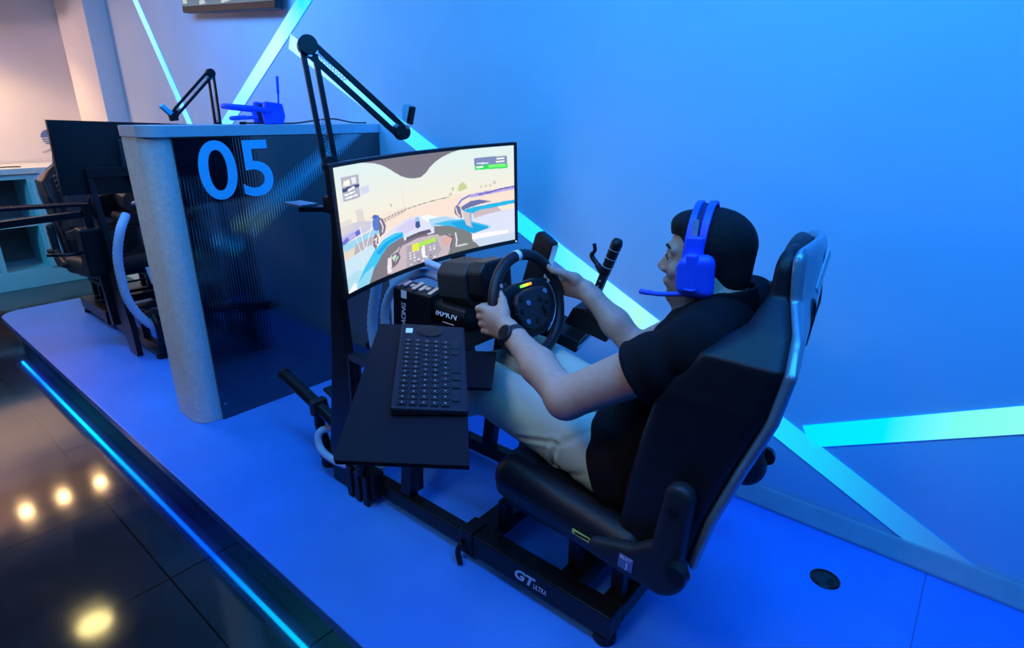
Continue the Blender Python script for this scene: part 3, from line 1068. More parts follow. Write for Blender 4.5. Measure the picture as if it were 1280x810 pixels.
# recliner hinges
for s in (-1, 1):
    yy = MY + s * 0.252
    nrm = (0, s, 0)
    fr = frame((0, yy, 0), (1, 0, 0), (0, 0, 1) if s < 0 else (0, 0, 1), (0, s, 0))
    fl = Field((-0.62, min(yy, yy + s * 0.05) - 0.03, 0.25), (-0.28, max(yy, yy + s * 0.05) + 0.03, 0.62), 0.004)

    def hinge(D, X, Y, Z, yy=yy, s=s):
        disc = np.sqrt((X + 0.392) ** 2 + (Z - 0.368) ** 2) - 0.060
        a = np.array([-0.385, 0.37]); b_ = np.array([-0.368, 0.560])
        t = np.clip(((X - a[0]) * (b_ - a)[0] + (Z - a[1]) * (b_ - a)[1]) / ((b_ - a) @ (b_ - a)), 0, 1)
        arm = np.sqrt((X - a[0] - t * (b_ - a)[0]) ** 2 + (Z - a[1] - t * (b_ - a)[1]) ** 2) - (0.038 - 0.006 * t)
        a2 = np.array([-0.40, 0.352]); b2 = np.array([-0.55, 0.335])
        t = np.clip(((X - a2[0]) * (b2 - a2)[0] + (Z - a2[1]) * (b2 - a2)[1]) / ((b2 - a2) @ (b2 - a2)), 0, 1)
        low = np.sqrt((X - a2[0] - t * (b2 - a2)[0]) ** 2 + (Z - a2[1] - t * (b2 - a2)[1]) ** 2) - (0.055 - 0.030 * t)
        d2 = np.minimum(np.minimum(disc, arm), low)
        h = np.maximum(0.02 - np.abs(np.minimum(disc, arm) - low), 0) / 0.02
        d2 = d2 - h * h * 0.005
        return smax(d2 + 0 * Y, np.abs(Y - yy - s * 0.012) - 0.020, 0.018)
    fl.full(hinge)
    hc = field_obj('recliner_cover', fl, M['plastic_soft'], seat)
    bm = NB(); cyl(bm, (-0.372, yy + s * 0.030, 0.53), (-0.372, yy + s * 0.036, 0.53), 0.010); obj('cap_screw', bm, M['plastic'], hc)
    bm = NB(); cyl(bm, (-0.345, yy + s * 0.034, 0.395), (-0.345, yy + s * 0.055, 0.395), 0.026, 0.022); obj('recline_knob', bm, M['plastic'], hc)
    if s < 0:
        fr = frame((-0.468, yy - 0.0322, 0.345), (0.995, 0, -0.05), (0.05, 0, 0.995), (0, -1, 0))
        lb = obj('brand_sticker', prism(NB(), rrect(0.036, 0.038, 0.002, 2), 0.0012, T(0, -0.001, 0) @ fr), M['blue_label'], hc, label='blue square sticker')
        text('sticker_print', 'SELECT', 0.011, T(0, -0.0022, 0) @ fr @ T(0, 0.012, 0), M['white_print'], hc, 0.0006, sx=0.85)
        text('sticker_print', 'J', 0.022, T(0, -0.0022, 0) @ fr @ T(0.004, -0.006, 0), M['white_print'], hc, 0.0006)

# ------------------------------------------------------------------ wheel base and steering wheel
WC = Vector((-1.0, -0.637, 0.772))
WN = Vector((0.966, 0, 0.2588))
WA = Vector((0, 1, 0))
WB = Vector((-0.2588, 0, 0.966))
wf = frame(WC, WA, WB, WN)
base = thing('wheel_base', 'black octagonal wheel motor with white lettering, bolted to the deck behind the steering wheel', 'wheel base', (-1.21, MY, 0.672))
oct_ = [(-0.068, -0.03), (-0.045, -0.062), (0.045, -0.062), (0.068, -0.03), (0.068, 0.035), (0.042, 0.062), (-0.042, 0.062), (-0.068, 0.035)]
mf = frame((-1.290, -0.655, 0.800), WA, (-0.10, 0, 0.995), (0.995, 0, 0.10)) @ Matrix.Diagonal((1.12, 1.12, 1.0, 1))
bm = NB(); prism(bm, oct_, 0.125, mf); obj('motor_housing', bm, M['plastic_soft'], base, bevel=0.006)
bm = NB(); prism(bm, [(p[0] * 0.92, p[1] * 0.9 + 0.012) for p in oct_], 0.06, mf @ T(0, 0, 0.1255)); obj('front_collar', bm, M['plastic'], base, bevel=0.008)
bm = NB(); cyl(bm, (-1.105, -0.652, 0.800), WC - WN * 0.045, 0.034, 0.028); obj('shaft', bm, M['metal'], base)
bm = NB(); prism(bm, [(-0.085, 0), (-0.11, 0.05), (-0.10, 0.075), (0.10, 0.075), (0.11, 0.05), (0.085, 0)], 0.15,
                 frame((-1.31, MY + 0.02, 0.672), (0, 1, 0), (0, 0, 1), (1, 0, 0)))
sk = obj('mount_housing', bm, M['plastic'], base, bevel=0.008)
nf = frame(Vector((-1.235, MY - 0.092, 0.712)), (1, 0, 0), (0, 0.3, 0.954), (0, -0.954, 0.3))
text('maker_lettering', 'IRPKN', 0.026, frame((-1.235, MY + 0.02 - 0.1095, 0.718), (1, 0, 0), (0, 0.3, 0.954), (0, -0.954, 0.3)), M['white_print'], base, 0.001, sx=1.3, label='white maker lettering')
bm = NB(); box(bm, (-1.235, MY - 0.0825, 0.688), (0.05, 0.002, 0.002)); obj('mark_line', bm, M['white_print'], base)

sw = thing('steering_wheel', 'black round racing steering wheel with a white top mark held by the driver', 'steering wheel', tuple(WC))
RR = 0.150
rim = [wf @ Vector((RR * math.cos(a), RR * math.sin(a), 0)) for a in [2 * PI * i / 72 for i in range(72)]]
bm = NB(); tube(bm, rim, 0.0165, 14, closed=True); obj('rim', bm, M['leather'], sw, smooth=True)
mk = [wf @ Vector((RR * math.cos(a), RR * math.sin(a), 0)) for a in [math.radians(91 + i * 1.5) for i in range(5)]]
bm = NB(); tube(bm, mk, 0.0172, 14); obj('top_mark', bm, M['white_print'], sw, smooth=True, label='white centre mark')
# hub plate with cheeks and paddle shifters
hub = [(-0.125, 0.028), (-0.105, 0.062), (-0.05, 0.072), (0.05, 0.072), (0.105, 0.062), (0.125, 0.028), (0.128, -0.02), (0.095, -0.075), (0.045, -0.098), (-0.045, -0.098), (-0.095, -0.075), (-0.128, -0.02)]
bm = NB(); prism(bm, hub, 0.024, wf @ T(0, 0, -0.020)); obj('hub_plate', bm, M['plastic'], sw, bevel=0.006)
bm = NB(); prism(bm, [(p[0] * 0.62, p[1] * 0.70) for p in hub], 0.020, wf @ T(0, 0, 0.0045)); hubb = obj('button_box', bm, M['plastic_soft'], sw, bevel=0.006)
for i, (a, b_) in enumerate(((-0.055, 0.030), (0.055, 0.030), (-0.06, -0.005), (0.06, -0.005), (-0.045, -0.040), (0.045, -0.040), (0, -0.048), (-0.03, 0.012), (0.03, 0.012))):
    bm = NB(); cyl(bm, wf @ Vector((a, b_, 0.025)), wf @ Vector((a, b_, 0.030)), 0.0075, seg=14)
    obj('button', bm, M['grey_insert'] if i % 3 == 1 else M['plastic'], hubb)
bm = NB(); cyl(bm, wf @ Vector((0.045, -0.02, 0.026)), wf @ Vector((0.045, -0.02, 0.033)), 0.012, seg=18); kn = obj('rotary_knob', bm, M['plastic'], hubb)
# row of rev lights, green to red
for i in range(1, 8):
    c = [(0.15, 1.0, 0.1), (0.5, 1.0, 0.05), (1.0, 0.75, 0.02), (1.0, 0.35, 0.02), (1.0, 0.05, 0.02)][i // 2]
    bm = NB(); box(bm, (-0.030 + i * 0.0072, 0.061, 0.006), (0.0062, 0.0075, 0.004), wf)
    obj('rev_light', bm, emis('rev_light_%d' % i, c, 1.5), sw)
for s in (-1, 1):
    bm = NB()
    pts = [wf @ Vector((s * (0.125 * math.cos(a)), 0.100 * math.sin(a) - 0.008, 0.0045)) for a in [math.radians(-62 + 7 * i) for i in range(15)]]
    tube(bm, pts, 0.0016, 6); obj('edge_trim', bm, M['silver'], sw, smooth=True)
    bm = NB(); prism(bm, [(s * 0.03, 0.03), (s * 0.135, 0.055), (s * 0.14, -0.02), (s * 0.03, -0.03)], 0.004, wf @ T(0, 0, -0.045)); pd = obj('paddle', bm, M['metal'], sw)
    bm = NB(); box(bm, (s * 0.05, 0, -0.030), (0.02, 0.02, 0.03), wf); obj('paddle_pivot', bm, M['metal'], pd)

# ------------------------------------------------------------------ black power box with RACING lettering, left of the motor
pw = thing('controller_box', 'black ribbed box with white RACING lettering left of the wheel motor', 'control box', (-1.40, -0.78, 0.60))
pf = frame((-1.405, -0.755, 0.70), Vector((0.93, 0.36, 0.0)).normalized(), Vector((0.13, -0.34, 0.93)).normalized(), Vector((0.36, -0.90, -0.38)).normalized())
yy_ = Vector((0.15, -0.05, 0.985)).normalized(); xx_ = Vector((0.95, 0.27, 0)).normalized(); xx_ = (xx_ - yy_ * xx_.dot(yy_)).normalized(); zz_ = xx_.cross(yy_)
pf = frame((-1.380, -0.740, 0.690), xx_, yy_, zz_)
bm = NB(); box(bm, (0, 0, 0), (0.140, 0.180, 0.075), pf); bx_ = obj('housing', bm, M['plastic'], pw, bevel=0.005)
bm = NB()
for i in range(7):
    box(bm, (-0.058 + i * 0.0193, 0.092 + 0.003 * (i % 2), 0), (0.013, 0.006, 0.060 - 0.02 * (i % 3)), pf)
obj('cooling_fins', bm, M['silver'], pw, label='grey cooling fins on top')
text('lettering', 'L RACING', 0.022, pf @ T(-0.028, -0.012, 0.0385) @ Matrix.Rotation(PI / 2, 4, 'Z'), M['white_print'], pw, 0.001, sx=1.12, shear=0.2, label='white RACING lettering')
bm = NB(); box(bm, (-0.028, 0.074, 0.0385), (0.020, 0.026, 0.0012), pf); obj('emblem_block', bm, M['white_print'], pw)
bm = NB(); bar(bm, (-1.405, -0.74, 0.60), (-1.36, -0.80, 0.05), 0.03, 0.03, (1, 0, 0)); obj('bracket', bm, M['metal'], pw)
bm = NB(); bar(bm, (-1.40, -0.72, 0.665), (-1.29, -0.70, 0.652), 0.04, 0.008); obj('deck_bracket', bm, M['metal'], pw)

# ------------------------------------------------------------------ shifter, hand brake, upright panel on the far side
sf = thing('shifter', 'black sequential shifter box with a tall lever on the far side of the driver', 'shifter', (-1.03, -0.40, 0.58))
sx_ = Vector((0.94, 0.10, -0.22)).normalized(); sz_ = Vector((0.20, -0.10, 0.97)); sz_ = (sz_ - sx_ * sz_.dot(sx_)).normalized(); sy_ = sz_.cross(sx_)
sfr = frame((-1.085, -0.400, 0.622), sx_, sy_, sz_)
bm = NB(); prism(bm, [(-0.135, -0.055), (0.135, -0.055), (0.125, 0.060), (-0.125, 0.060)], 0.045, sfr @ T(0, 0, -0.02)); sb = obj('control_box', bm, M['plastic'], sf, bevel=0.005)
for i in range(3):
    for j in range(2):
        bm = NB(); box(bm, (-0.015 + i * 0.024, -0.022 + j * 0.026, 0.0262), (0.011, 0.009, 0.0016), sfr)
        obj('lit_button', bm, emis('lit_button_%d%d' % (i, j), (0.03, 0.10, 1.0), 2.0), sb)
bm = NB(); box(bm, (0.133, 0.0, 0.0), (0.004, 0.10, 0.012), sfr); obj('bright_edge', bm, M['silver'], sb)
# wedge shaped lever housing
bm = NB(); prism(bm, [(-0.075, 0.0), (-0.055, 0.07), (-0.005, 0.085), (0.085, 0.02), (0.085, 0.0)], 0.065, frame((-0.955, -0.345, 0.640), sx_, sz_, -sy_)); hs = obj('lever_housing', bm, M['plastic'], sf, bevel=0.006)
for i in range(3):
    bm = NB(); box(bm, (0.012 + i * 0.020, 0.078 - i * 0.0145, 0.03), (0.010, 0.006, 0.045), frame((-0.955, -0.345, 0.640), sx_, sz_, -sy_)); obj('housing_screw_plate', bm, M['grey_insert'], hs)
L0, L1 = Vector((-0.945, -0.385, 0.70)), Vector((-0.862, -0.385, 0.93))
bm = NB(); bar(bm, L0, L0.lerp(L1, 0.62), 0.020, 0.026, (1, 0, 0)); lv = obj('lever', bm, M['metal'], sf, bevel=0.003)
for k in range(4):
    p = L0.lerp(L1, 0.25 + 0.08 * k) + Vector((0.0, -0.0105, 0.0))
    bm = NB(); cyl(bm, p, p + Vector((0, -0.002, 0)), 0.0035, seg=12); obj('lever_hole', bm, M['silver'], lv)
ld = (L1 - L0).normalized()
bm = NB(); lathe(bm, [(0.010, 0), (0.016, 0.004), (0.017, 0.050), (0.0175, 0.085), (0.0185, 0.108), (0.014, 0.122), (0.0, 0.125)], zframe(L0.lerp(L1, 0.58), ld), 20)
gp = obj('grip', bm, M['plastic'], sf, smooth=True)
for k in (0.028, 0.058, 0.088):
    bm = NB(); lathe(bm, [(0.0186, 0), (0.0190, 0.0012), (0.0186, 0.0024)], zframe(L0.lerp(L1, 0.58) + ld * k, ld), 24); obj('grip_ring', bm, M['silver'], gp)
bm = NB(); tube(bm, smooth_path([L0.lerp(L1, 0.60) + Vector((-0.012, 0, 0)), L0.lerp(L1, 0.66) + Vector((-0.035, 0, 0.01)), Vector((-0.946, -0.385, 0.885)), Vector((-0.936, -0.385, 0.905)), Vector((-0.940, -0.385, 0.925))]),
                 [0.010] * 8 + [0.008] * 12 + [0.006] * 13, 10)
obj('release_fork', bm, M['metal'], sf, smooth=True)

up = thing('upright_panel', 'tall black panel with a silver edge standing behind the steering wheel on its far side', 'panel', (-1.16, -0.42, 0.66))
ux, uy = Vector((0.97, -0.10, -0.05)).normalized(), Vector((0.30, 0.0, 0.95)).normalized()
ux = (ux - uy * ux.dot(uy)).normalized()
ufr = frame((-1.150, -0.395, 0.815), ux, uy, ux.cross(uy))
bm = NB(); prism(bm, [(-0.042, -0.15), (0.042, -0.15), (0.042, 0.112), (0.010, 0.118), (-0.030, 0.122), (-0.040, 0.108)], 0.03, ufr @ T(0, 0, -0.015)); obj('body', bm, M['plastic'], up, bevel=0.004)
bm = NB(); box(bm, (0.0445, -0.02, 0.0), (0.003, 0.25, 0.026), ufr); obj('silver_edge', bm, M['silver'], up)
bm = NB(); box(bm, (0.0, -0.02, 0.0155), (0.060, 0.20, 0.002), ufr); obj('glossy_face', bm, M['metal'], up)

# ------------------------------------------------------------------ monitors
SCR_W, SCR_H = 0.80, 0.352


def in_poly(px, py, poly):
    inside = np.zeros(px.shape, bool)
    n = len(poly)
    j = n - 1
    for i in range(n):
        xi, yi = poly[i]
        xj, yj = poly[j]
        c = ((yi > py) != (yj > py)) & (px < (xj - xi) * (py - yi) / ((yj - yi) if abs(yj - yi) > 1e-9 else 1e-9) + xi)
        inside ^= c
        j = i
    return inside


def srgb(r, g, b):
    return tuple(((v / 255 + 0.055) / 1.055) ** 2.4 if v > 10 else v / 255 / 12.92 for v in (r, g, b))


def game_picture(u, v):
    """what the screen shows: an open cockpit seen by its driver, track, rival car, read-outs"""
    col = np.zeros(u.shape + (3,))
    top, bot = np.array(srgb(214, 232, 228)), np.array(srgb(240, 228, 205))
    t = np.clip(v / 0.5, 0, 1)[..., None]
    col[:] = top * (1 - t) + bot * t

    def P(poly, c, a=1.0):
        m = in_poly(u, v, poly)
        col[m] = col[m] * (1 - a) + np.array(srgb(*c)) * a

    def L(pts, w, c, a=1.0):
        for (x1_, y1_), (x2_, y2_) in zip(pts, pts[1:]):
            dx, dy = x2_ - x1_, (y2_ - y1_) * 0.44
            l2 = dx * dx + dy * dy
            tt = np.clip(((u - x1_) * dx + (v - y1_) * 0.44 * dy) / l2, 0, 1)
            m = np.hypot(u - x1_ - tt * dx, (v - y1_) * 0.44 - tt * dy) < w
            col[m] = col[m] * (1 - a) + np.array(srgb(*c)) * a
    # ground, barriers
    P([(-.03, .475), (.18, .44), (.42, .445), (.65, .418), (1.01, .411), (1.01, 1.01), (-.03, 1.01)], (236, 222, 204))
    P([(.25, .50), (.65, .45), (1.01, .44), (1.01, .60), (.6, .60), (.3, .62)], (240, 218, 200))
    P([(-.01, .46), (.10, .45), (.17, .48), (.17, .55), (-.01, .58)], (196, 196, 214))
    P([(0, .42), (.06, .41), (.07, .50), (0, .52)], (214, 206, 200), .7)
    P([(.09, .36), (.13, .355), (.14, .52), (.10, .53)], (206, 200, 200), .7)
    P([(.002, .539), (.095, .515), (.105, .558), (.003, .60)], (176, 168, 226))
    P([(.0, .57), (.03, .545), (.04, .575), (.0, .61)], (110, 110, 200))
    P([(.075, .53), (.10, .515), (.105, .555), (.08, .57)], (96, 100, 196))
    P([(0, .60), (.21, .55), (.215, .60), (.006, .66)], (150, 205, 228))
    P([(.002, .66), (.213, .60), (.192, .68), (.005, .74)], (222, 208, 190))
    P([(.05, .74), (.07, .63), (.17, .61), (.165, .68), (.10, .70)], (178, 172, 178))
    P([(-.01, .735), (.174, .67), (.2, .75), (.10, .87), (.0, 1.01), (-.01, 1.0)], (196, 222, 234))
    P([(-.01, .88), (.06, .84), (.10, .87), (.03, 1.01), (-.01, 1.01)], (172, 214, 228))
    P([(.0, .985), (.04, .93), (.07, 1.01), (.0, 1.01)], (235, 238, 238))
    # fence line and distant track furniture
    L([(.24, .50), (.32, .475), (.38, .46), (.50, .44), (.63, .43)], .0016, (150, 140, 140))
    L([(.245, .52), (.31, .497), (.37, .475)], .0012, (150, 140, 140))
    for i in range(7):
        L([(.25 + .02 * i, .515 - .008 * i), (.255 + .02 * i, .49 - .008 * i)], .0014, (120, 110, 120))
    L([(.36, .25), (.365, .44)], .0012, (214, 206, 190))
    L([(.29, .38), (.295, .405)], .002, (150, 140, 130))
    # cockpit nose, white-lilac
    P([(.22, .66), (.29, .60), (.37, .55), (.45, .55), (.56, .60), (.71, .66), (1.01, .66), (1.01, 1.01), (.5, 1.01), (.2, .9)], (214, 218, 236))
    P([(.30, .62), (.37, .57), (.45, .57), (.44, .65), (.36, .68)], (206, 200, 232))
    P([(.45, .56), (.50, .56), (.57, .61), (.50, .63)], (236, 240, 246))
    P([(.50, .60), (.60, .61), (.66, .66), (.52, .69)], (170, 208, 232))
    # blue body sweeps
    P([(.06, .95), (.11, .84), (.171, .739), (.229, .672), (.30, .645), (.345, .655), (.348, .70), (.287, .72), (.237, .765), (.19, .84), (.15, .91), (.125, .99), (.05, 1.01)], (64, 190, 232))
    P([(.05, .97), (.10, .90), (.16, .86), (.15, .93), (.12, 1.0), (.05, 1.01)], (140, 208, 230))
    P([(.18, .76), (.24, .70), (.34, .665), (.346, .69), (.26, .72), (.20, .79)], (24, 160, 222))
    P([(.53, .66), (.60, .655), (.70, .675), (.86, .80), (.76, .84), (.70, .80), (.62, .72)], (60, 182, 226))
    P([(.63, .69), (.70, .69), (.86, .82), (.76, .845), (.68, .77)], (30, 158, 214))
    # dark cockpit opening, left and right
    P([(.12, 1.01), (.155, .90), (.205, .81), (.246, .745), (.29, .72), (.345, .70), (.35, .74), (.39, .735), (.48, .72), (.50, .76), (.45, .80), (.30, .85), (.25, .95), (.25, 1.01)], (122, 116, 124))
    P([(.53, .77), (.53, .68), (.62, .71), (.69, .77), (.75, .84), (.757, .93), (.86, .98), (.80, 1.01), (.58, 1.01), (.58, .86)], (120, 122, 116))
    P([(.752, .85), (.962, .878), (.962, .915), (.751, .905)], (242, 238, 236))
    P([(.757, .92), (1.01, .92), (1.01, 1.01), (.80, 1.01)], (196, 210, 228))
    # halo pin
    P([(.424, .59), (.448, .595), (.451, .65), (.434, .665), (.422, .64)], (60, 80, 140))
    P([(.424, .56), (.446, .56), (.448, .60), (.426, .60)], (150, 190, 220))
    # steering yoke with display
    P([(.36, .745), (.365, .715), (.43, .70), (.505, .70), (.515, .735), (.43, .73)], (96, 86, 96))
    P([(.25, .93), (.262, .83), (.30, .80), (.335, .765), (.43, .742), (.545, .755), (.56, .79), (.62, .795), (.64, .85), (.62, .93), (.60, 1.01), (.25, 1.01)], (196, 178, 182))
    P([(.262, .90), (.27, .83), (.31, .82), (.32, .88), (.30, .93), (.27, .95)], (120, 108, 120))
    P([(.268, .855), (.29, .835), (.308, .87), (.285, .91)], (190, 222, 196))
    P([(.235, .93), (.245, .85), (.265, .85), (.262, .98), (.235, .99)], (232, 220, 222))
    P([(.36, .80), (.54, .79), (.565, .93), (.52, 1.01), (.35, 1.01)], (168, 160, 170))
    P([(.392, .80), (.534, .79), (.538, .83), (.398, .85)], (170, 226, 70))
    P([(.392, .80), (.43, .795), (.435, .865), (.39, .87)], (226, 226, 60))
    P([(.575, .83), (.60, .80), (.632, .84), (.62, .90), (.585, .90)], (214, 168, 158))
    L([(.60, .79), (.638, .84), (.62, .93)], .003, (90, 80, 96))
    L([(.262, .95), (.33, .775), (.43, .745), (.55, .757)], .0026, (110, 96, 110))
    L([(.655, .80), (.66, .87), (.655, .93)], .004, (226, 222, 226))
    L([(.655, .935), (.72, .94)], .004, (200, 200, 204))
    rr = random.Random(3)
    for i in range(5):
        for j in range(7):
            if rr.random() < .7:
                a0_, b0_ = .372 + j * .024, .862 + i * .028
                P([(a0_, b0_), (a0_ + .013, b0_), (a0_ + .013, b0_ + .016), (a0_, b0_ + .016)], rr.choice([(236, 236, 238), (120, 116, 130), (214, 210, 216)]))
    P([(.452, .845), (.468, .845), (.468, .96), (.452, .96)], (246, 246, 246))
    # front wheels and suspension
    P([(.176, .50), (.185, .455), (.212, .45), (.228, .485), (.225, .55), (.20, .58), (.178, .56)], (88, 120, 200))
    P([(.175, .455), (.19, .435), (.215, .45), (.20, .47)], (70, 96, 176))
    P([(.212, .47), (.237, .487), (.252, .56), (.242, .61), (.212, .64), (.208, .56)], (116, 104, 128))
    L([(.222, .50), (.235, .56), (.228, .60)], .003, (236, 228, 230))
    P([(.172, .63), (.19, .59), (.201, .64), (.198, .69), (.18, .735), (.167, .69)], (130, 116, 132))
    L([(.178, .645), (.192, .64), (.184, .68), (.194, .70)], .0028, (236, 228, 230))
    L([(.075, .57), (.095, .70), (.105, .80)], .0022, (226, 222, 230))
    L([(.105, .50), (.115, .66), (.125, .70), (.135, .66), (.175, .50)], .0022, (232, 230, 236))
    P([(.655, .60), (.655, .55), (.67, .52), (.69, .55), (.70, .66), (.685, .655)], (120, 110, 140))
    L([(.664, .55), (.67, .60), (.685, .64)], .0026, (244, 240, 240))
    L([(.68, .52), (.70, .48), (.74, .455), (.83, .445), (1.01, .435)], .0045, (120, 124, 196))
    P([(.74, .452), (.83, .44), (1.01, .41), (1.01, .45), (.83, .47), (.75, .475)], (176, 160, 220))
    L([(.80, .455), (.86, .45), (.92, .43), (1.0, .42)], .003, (96, 90, 180))
    P([(.695, .55), (.75, .51), (.80, .505), (.87, .545), (.80, .555), (.70, .585)], (104, 110, 160))
    P([(.70, .585), (.76, .575), (1.01, .56), (1.01, .60), (.80, .62), (.76, .64), (.73, .62)], (40, 176, 222))
    P([(.762, .635), (.80, .615), (.905, .615), (.925, .66), (.85, .67), (.765, .69)], (196, 180, 182))
    P([(.70, .60), (.745, .625), (.752, .78), (.72, .74), (.708, .66)], (206, 192, 194))
    P([(.742, .62), (.752, .62), (.755, .79), (.746, .77)], (150, 170, 200))
    # trees
    P([(.68, .375), (.69, .33), (.71, .305), (.73, .34), (.735, .375), (.69, .395)], (196, 204, 140))
    P([(.645, .35), (.66, .34), (.655, .385)], (176, 184, 150))
    P([(.625, .41), (.64, .39), (.65, .42)], (190, 196, 150))
    for a0_ in (.81, .835, .86):
        P([(a0_, .37), (a0_ + .01, .36), (a0_ + .012, .39), (a0_, .395)], (206, 196, 176))
    P([(.88, .345), (.895, .33), (.90, .37), (.885, .375)], (206, 196, 190))
    # visor edge above
    vis = [(.13, -.01), (.175, .005), (.22, .02), (.26, .045), (.30, .085), (.335, .13), (.365, .165), (.40, .19), (.44, .205), (.475, .20), (.505, .17),
           (.53, .125), (.56, .085), (.60, .05), (.65, .018), (.70, .0), (.74, -.01)]
    P(vis, (120, 112, 118))
    # read-outs
    P([(.034, .085), (.128, .08), (.126, .264), (.034, .27)], (172, 172, 184))
    P([(.040, .155), (.046, .115), (.078, .105), (.078, .15)], (244, 236, 218))
    P([(.088, .10), (.112, .10), (.112, .15), (.090, .15)], (230, 228, 236))
    P([(.034, .168), (.128, .155), (.127, .18), (.034, .20)], (66, 72, 110))
    P([(.062, .182), (.10, .165), (.10, .185), (.062, .20)], (240, 240, 244))
    P([(.042, .215), (.10, .205), (.10, .218), (.042, .228)], (240, 240, 244))
    P([(.042, .242), (.112, .233), (.112, .246), (.042, .255)], (240, 240, 244))
    P([(.13, .19), (.178, .184), (.179, .243), (.13, .246)], (204, 208, 226))
    P([(.78, .093), (.961, .096), (.965, .225), (.783, .207)], (122, 134, 176))
    P([(.784, .165), (.966, .176), (.965, .225), (.783, .207)], (44, 214, 84))
    P([(.86, .17), (.955, .176), (.955, .208), (.86, .20)], (120, 240, 110))
    P([(.905, .112), (.95, .112), (.95, .128), (.905, .127)], (248, 248, 250))
    P([(.90, .143), (.95, .145), (.95, .16), (.90, .158)], (236, 240, 248))
    P([(.795, .143), (.86, .146), (.86, .157), (.795, .154)], (228, 232, 246))
    P([(.792, .178), (.83, .18), (.83, .195), (.792, .193)], (244, 250, 246))
    return col


def monitor(label, fr, with_picture=True, curve=0.068):
    t = thing('monitor', label, 'monitor', tuple(fr.translation))
    w, h, th = 0.83, 0.378, 0.022

    def pt(a, b_, c):
        # a across (-.5 .. .5), concave towards the viewer
        return fr @ Vector((a * w, b_ * h, c - curve * (1 - (2 * a) ** 2) + curve * 0.5))
    bm = NB()
    n = 24
    F, B = [], []
    for i in range(n + 1):
        a = i / n - 0.5
        F.append([bm.verts.new(pt(a, -0.5, 0)), bm.verts.new(pt(a, 0.5, 0))])
        B.append([bm.verts.new(pt(a, -0.5, -th)), bm.verts.new(pt(a, 0.5, -th))])
    for i in range(n):
        bm.faces.new((F[i][0], F[i + 1][0], F[i + 1][1], F[i][1]))
        bm.faces.new((B[i][0], B[i][1], B[i + 1][1], B[i + 1][0]))
        bm.faces.new((F[i][0], B[i][0], B[i + 1][0], F[i + 1][0]))
        bm.faces.new((F[i][1], F[i + 1][1], B[i + 1][1], B[i][1]))
    bm.faces.new((F[0][0], F[0][1], B[0][1], B[0][0]))
    bm.faces.new((F[n][0], B[n][0], B[n][1], F[n][1]))
    obj('housing', bm, M['plastic'], t)
    bm = NB(); box(bm, (0, 0, -0.072), (0.28, 0.20, 0.030), fr); obj('back_cover', bm, M['plastic_soft'], t, bevel=0.01)
    # picture area
    nx, ny = 440, 200
    us = np.linspace(0, 1, nx + 1)
    vs = np.linspace(0, 1, ny + 1)
    U, V = np.meshgrid(us, vs, indexing='ij')
    a = (U - 0.5) * (SCR_W / w)
    b_ = (0.5 - V) * (SCR_H / h) + 0.008
    cc = 0.0015 - curve * (1 - (2 * a) ** 2) + curve * 0.5
    loc = np.stack([a * w, b_ * h, cc], -1).reshape(-1, 3)
    R3 = np.array([[fr[i][j] for j in range(3)] for i in range(3)])
    wco = loc @ R3.T          # relative to the monitor's own origin
    idx = np.arange((nx + 1) * (ny + 1)).reshape(nx + 1, ny + 1)
    q = np.stack([idx[:-1, 1:], idx[1:, 1:], idx[1:, :-1], idx[:-1, :-1]], -1).reshape(-1, 4)
    me = bpy.data.meshes.new('screen')
    me.vertices.add(len(wco))
    me.vertices.foreach_set('co', wco.astype(np.float32).ravel())
    me.loops.add(len(q) * 4)
    me.loops.foreach_set('vertex_index', q.astype(np.int32).ravel())
    me.polygons.add(len(q))
    me.polygons.foreach_set('loop_start', np.arange(0, len(q) * 4, 4, dtype=np.int32))
    me.polygons.foreach_set('loop_total', np.full(len(q), 4, np.int32))
    me.update(calc_edges=True)
    if with_picture:
        at = me.color_attributes.new('tone', 'FLOAT_COLOR', 'POINT')
        colr = game_picture(U, V).reshape(-1, 3)
        at.data.foreach_set('color', np.concatenate([colr, np.ones((len(colr), 1))], 1).astype(np.float32).ravel())
        me.materials.append(M['screen'])
    else:
        me.materials.append(M['metal'])
    me.shade_smooth()
    o = bpy.data.objects.new('screen', me)
    C.objects.link(o)
    o.parent = t
    bm = NB(); cyl(bm, fr @ Vector((0.405, -0.181, curve * 0.5 + 0.0005 - 0.004)), fr @ Vector((0.405, -0.181, curve * 0.5 + 0.001)), 0.0018, seg=10)
    obj('status_light', bm, emis('status_light' + label[:3], (0.6, 0.8, 1.0), 2.0), t)
    return t


mX, mY = Vector((-0.050, 0.9980, 0.038)).normalized(), Vector((0.004, -0.038, 0.999))
mY = (mY - mX * mY.dot(mX)).normalized()
mon = monitor('curved black monitor showing a bright racing game in front of the driver', frame((-1.425, -0.605, 1.003), mX, mY, mX.cross(mY)))

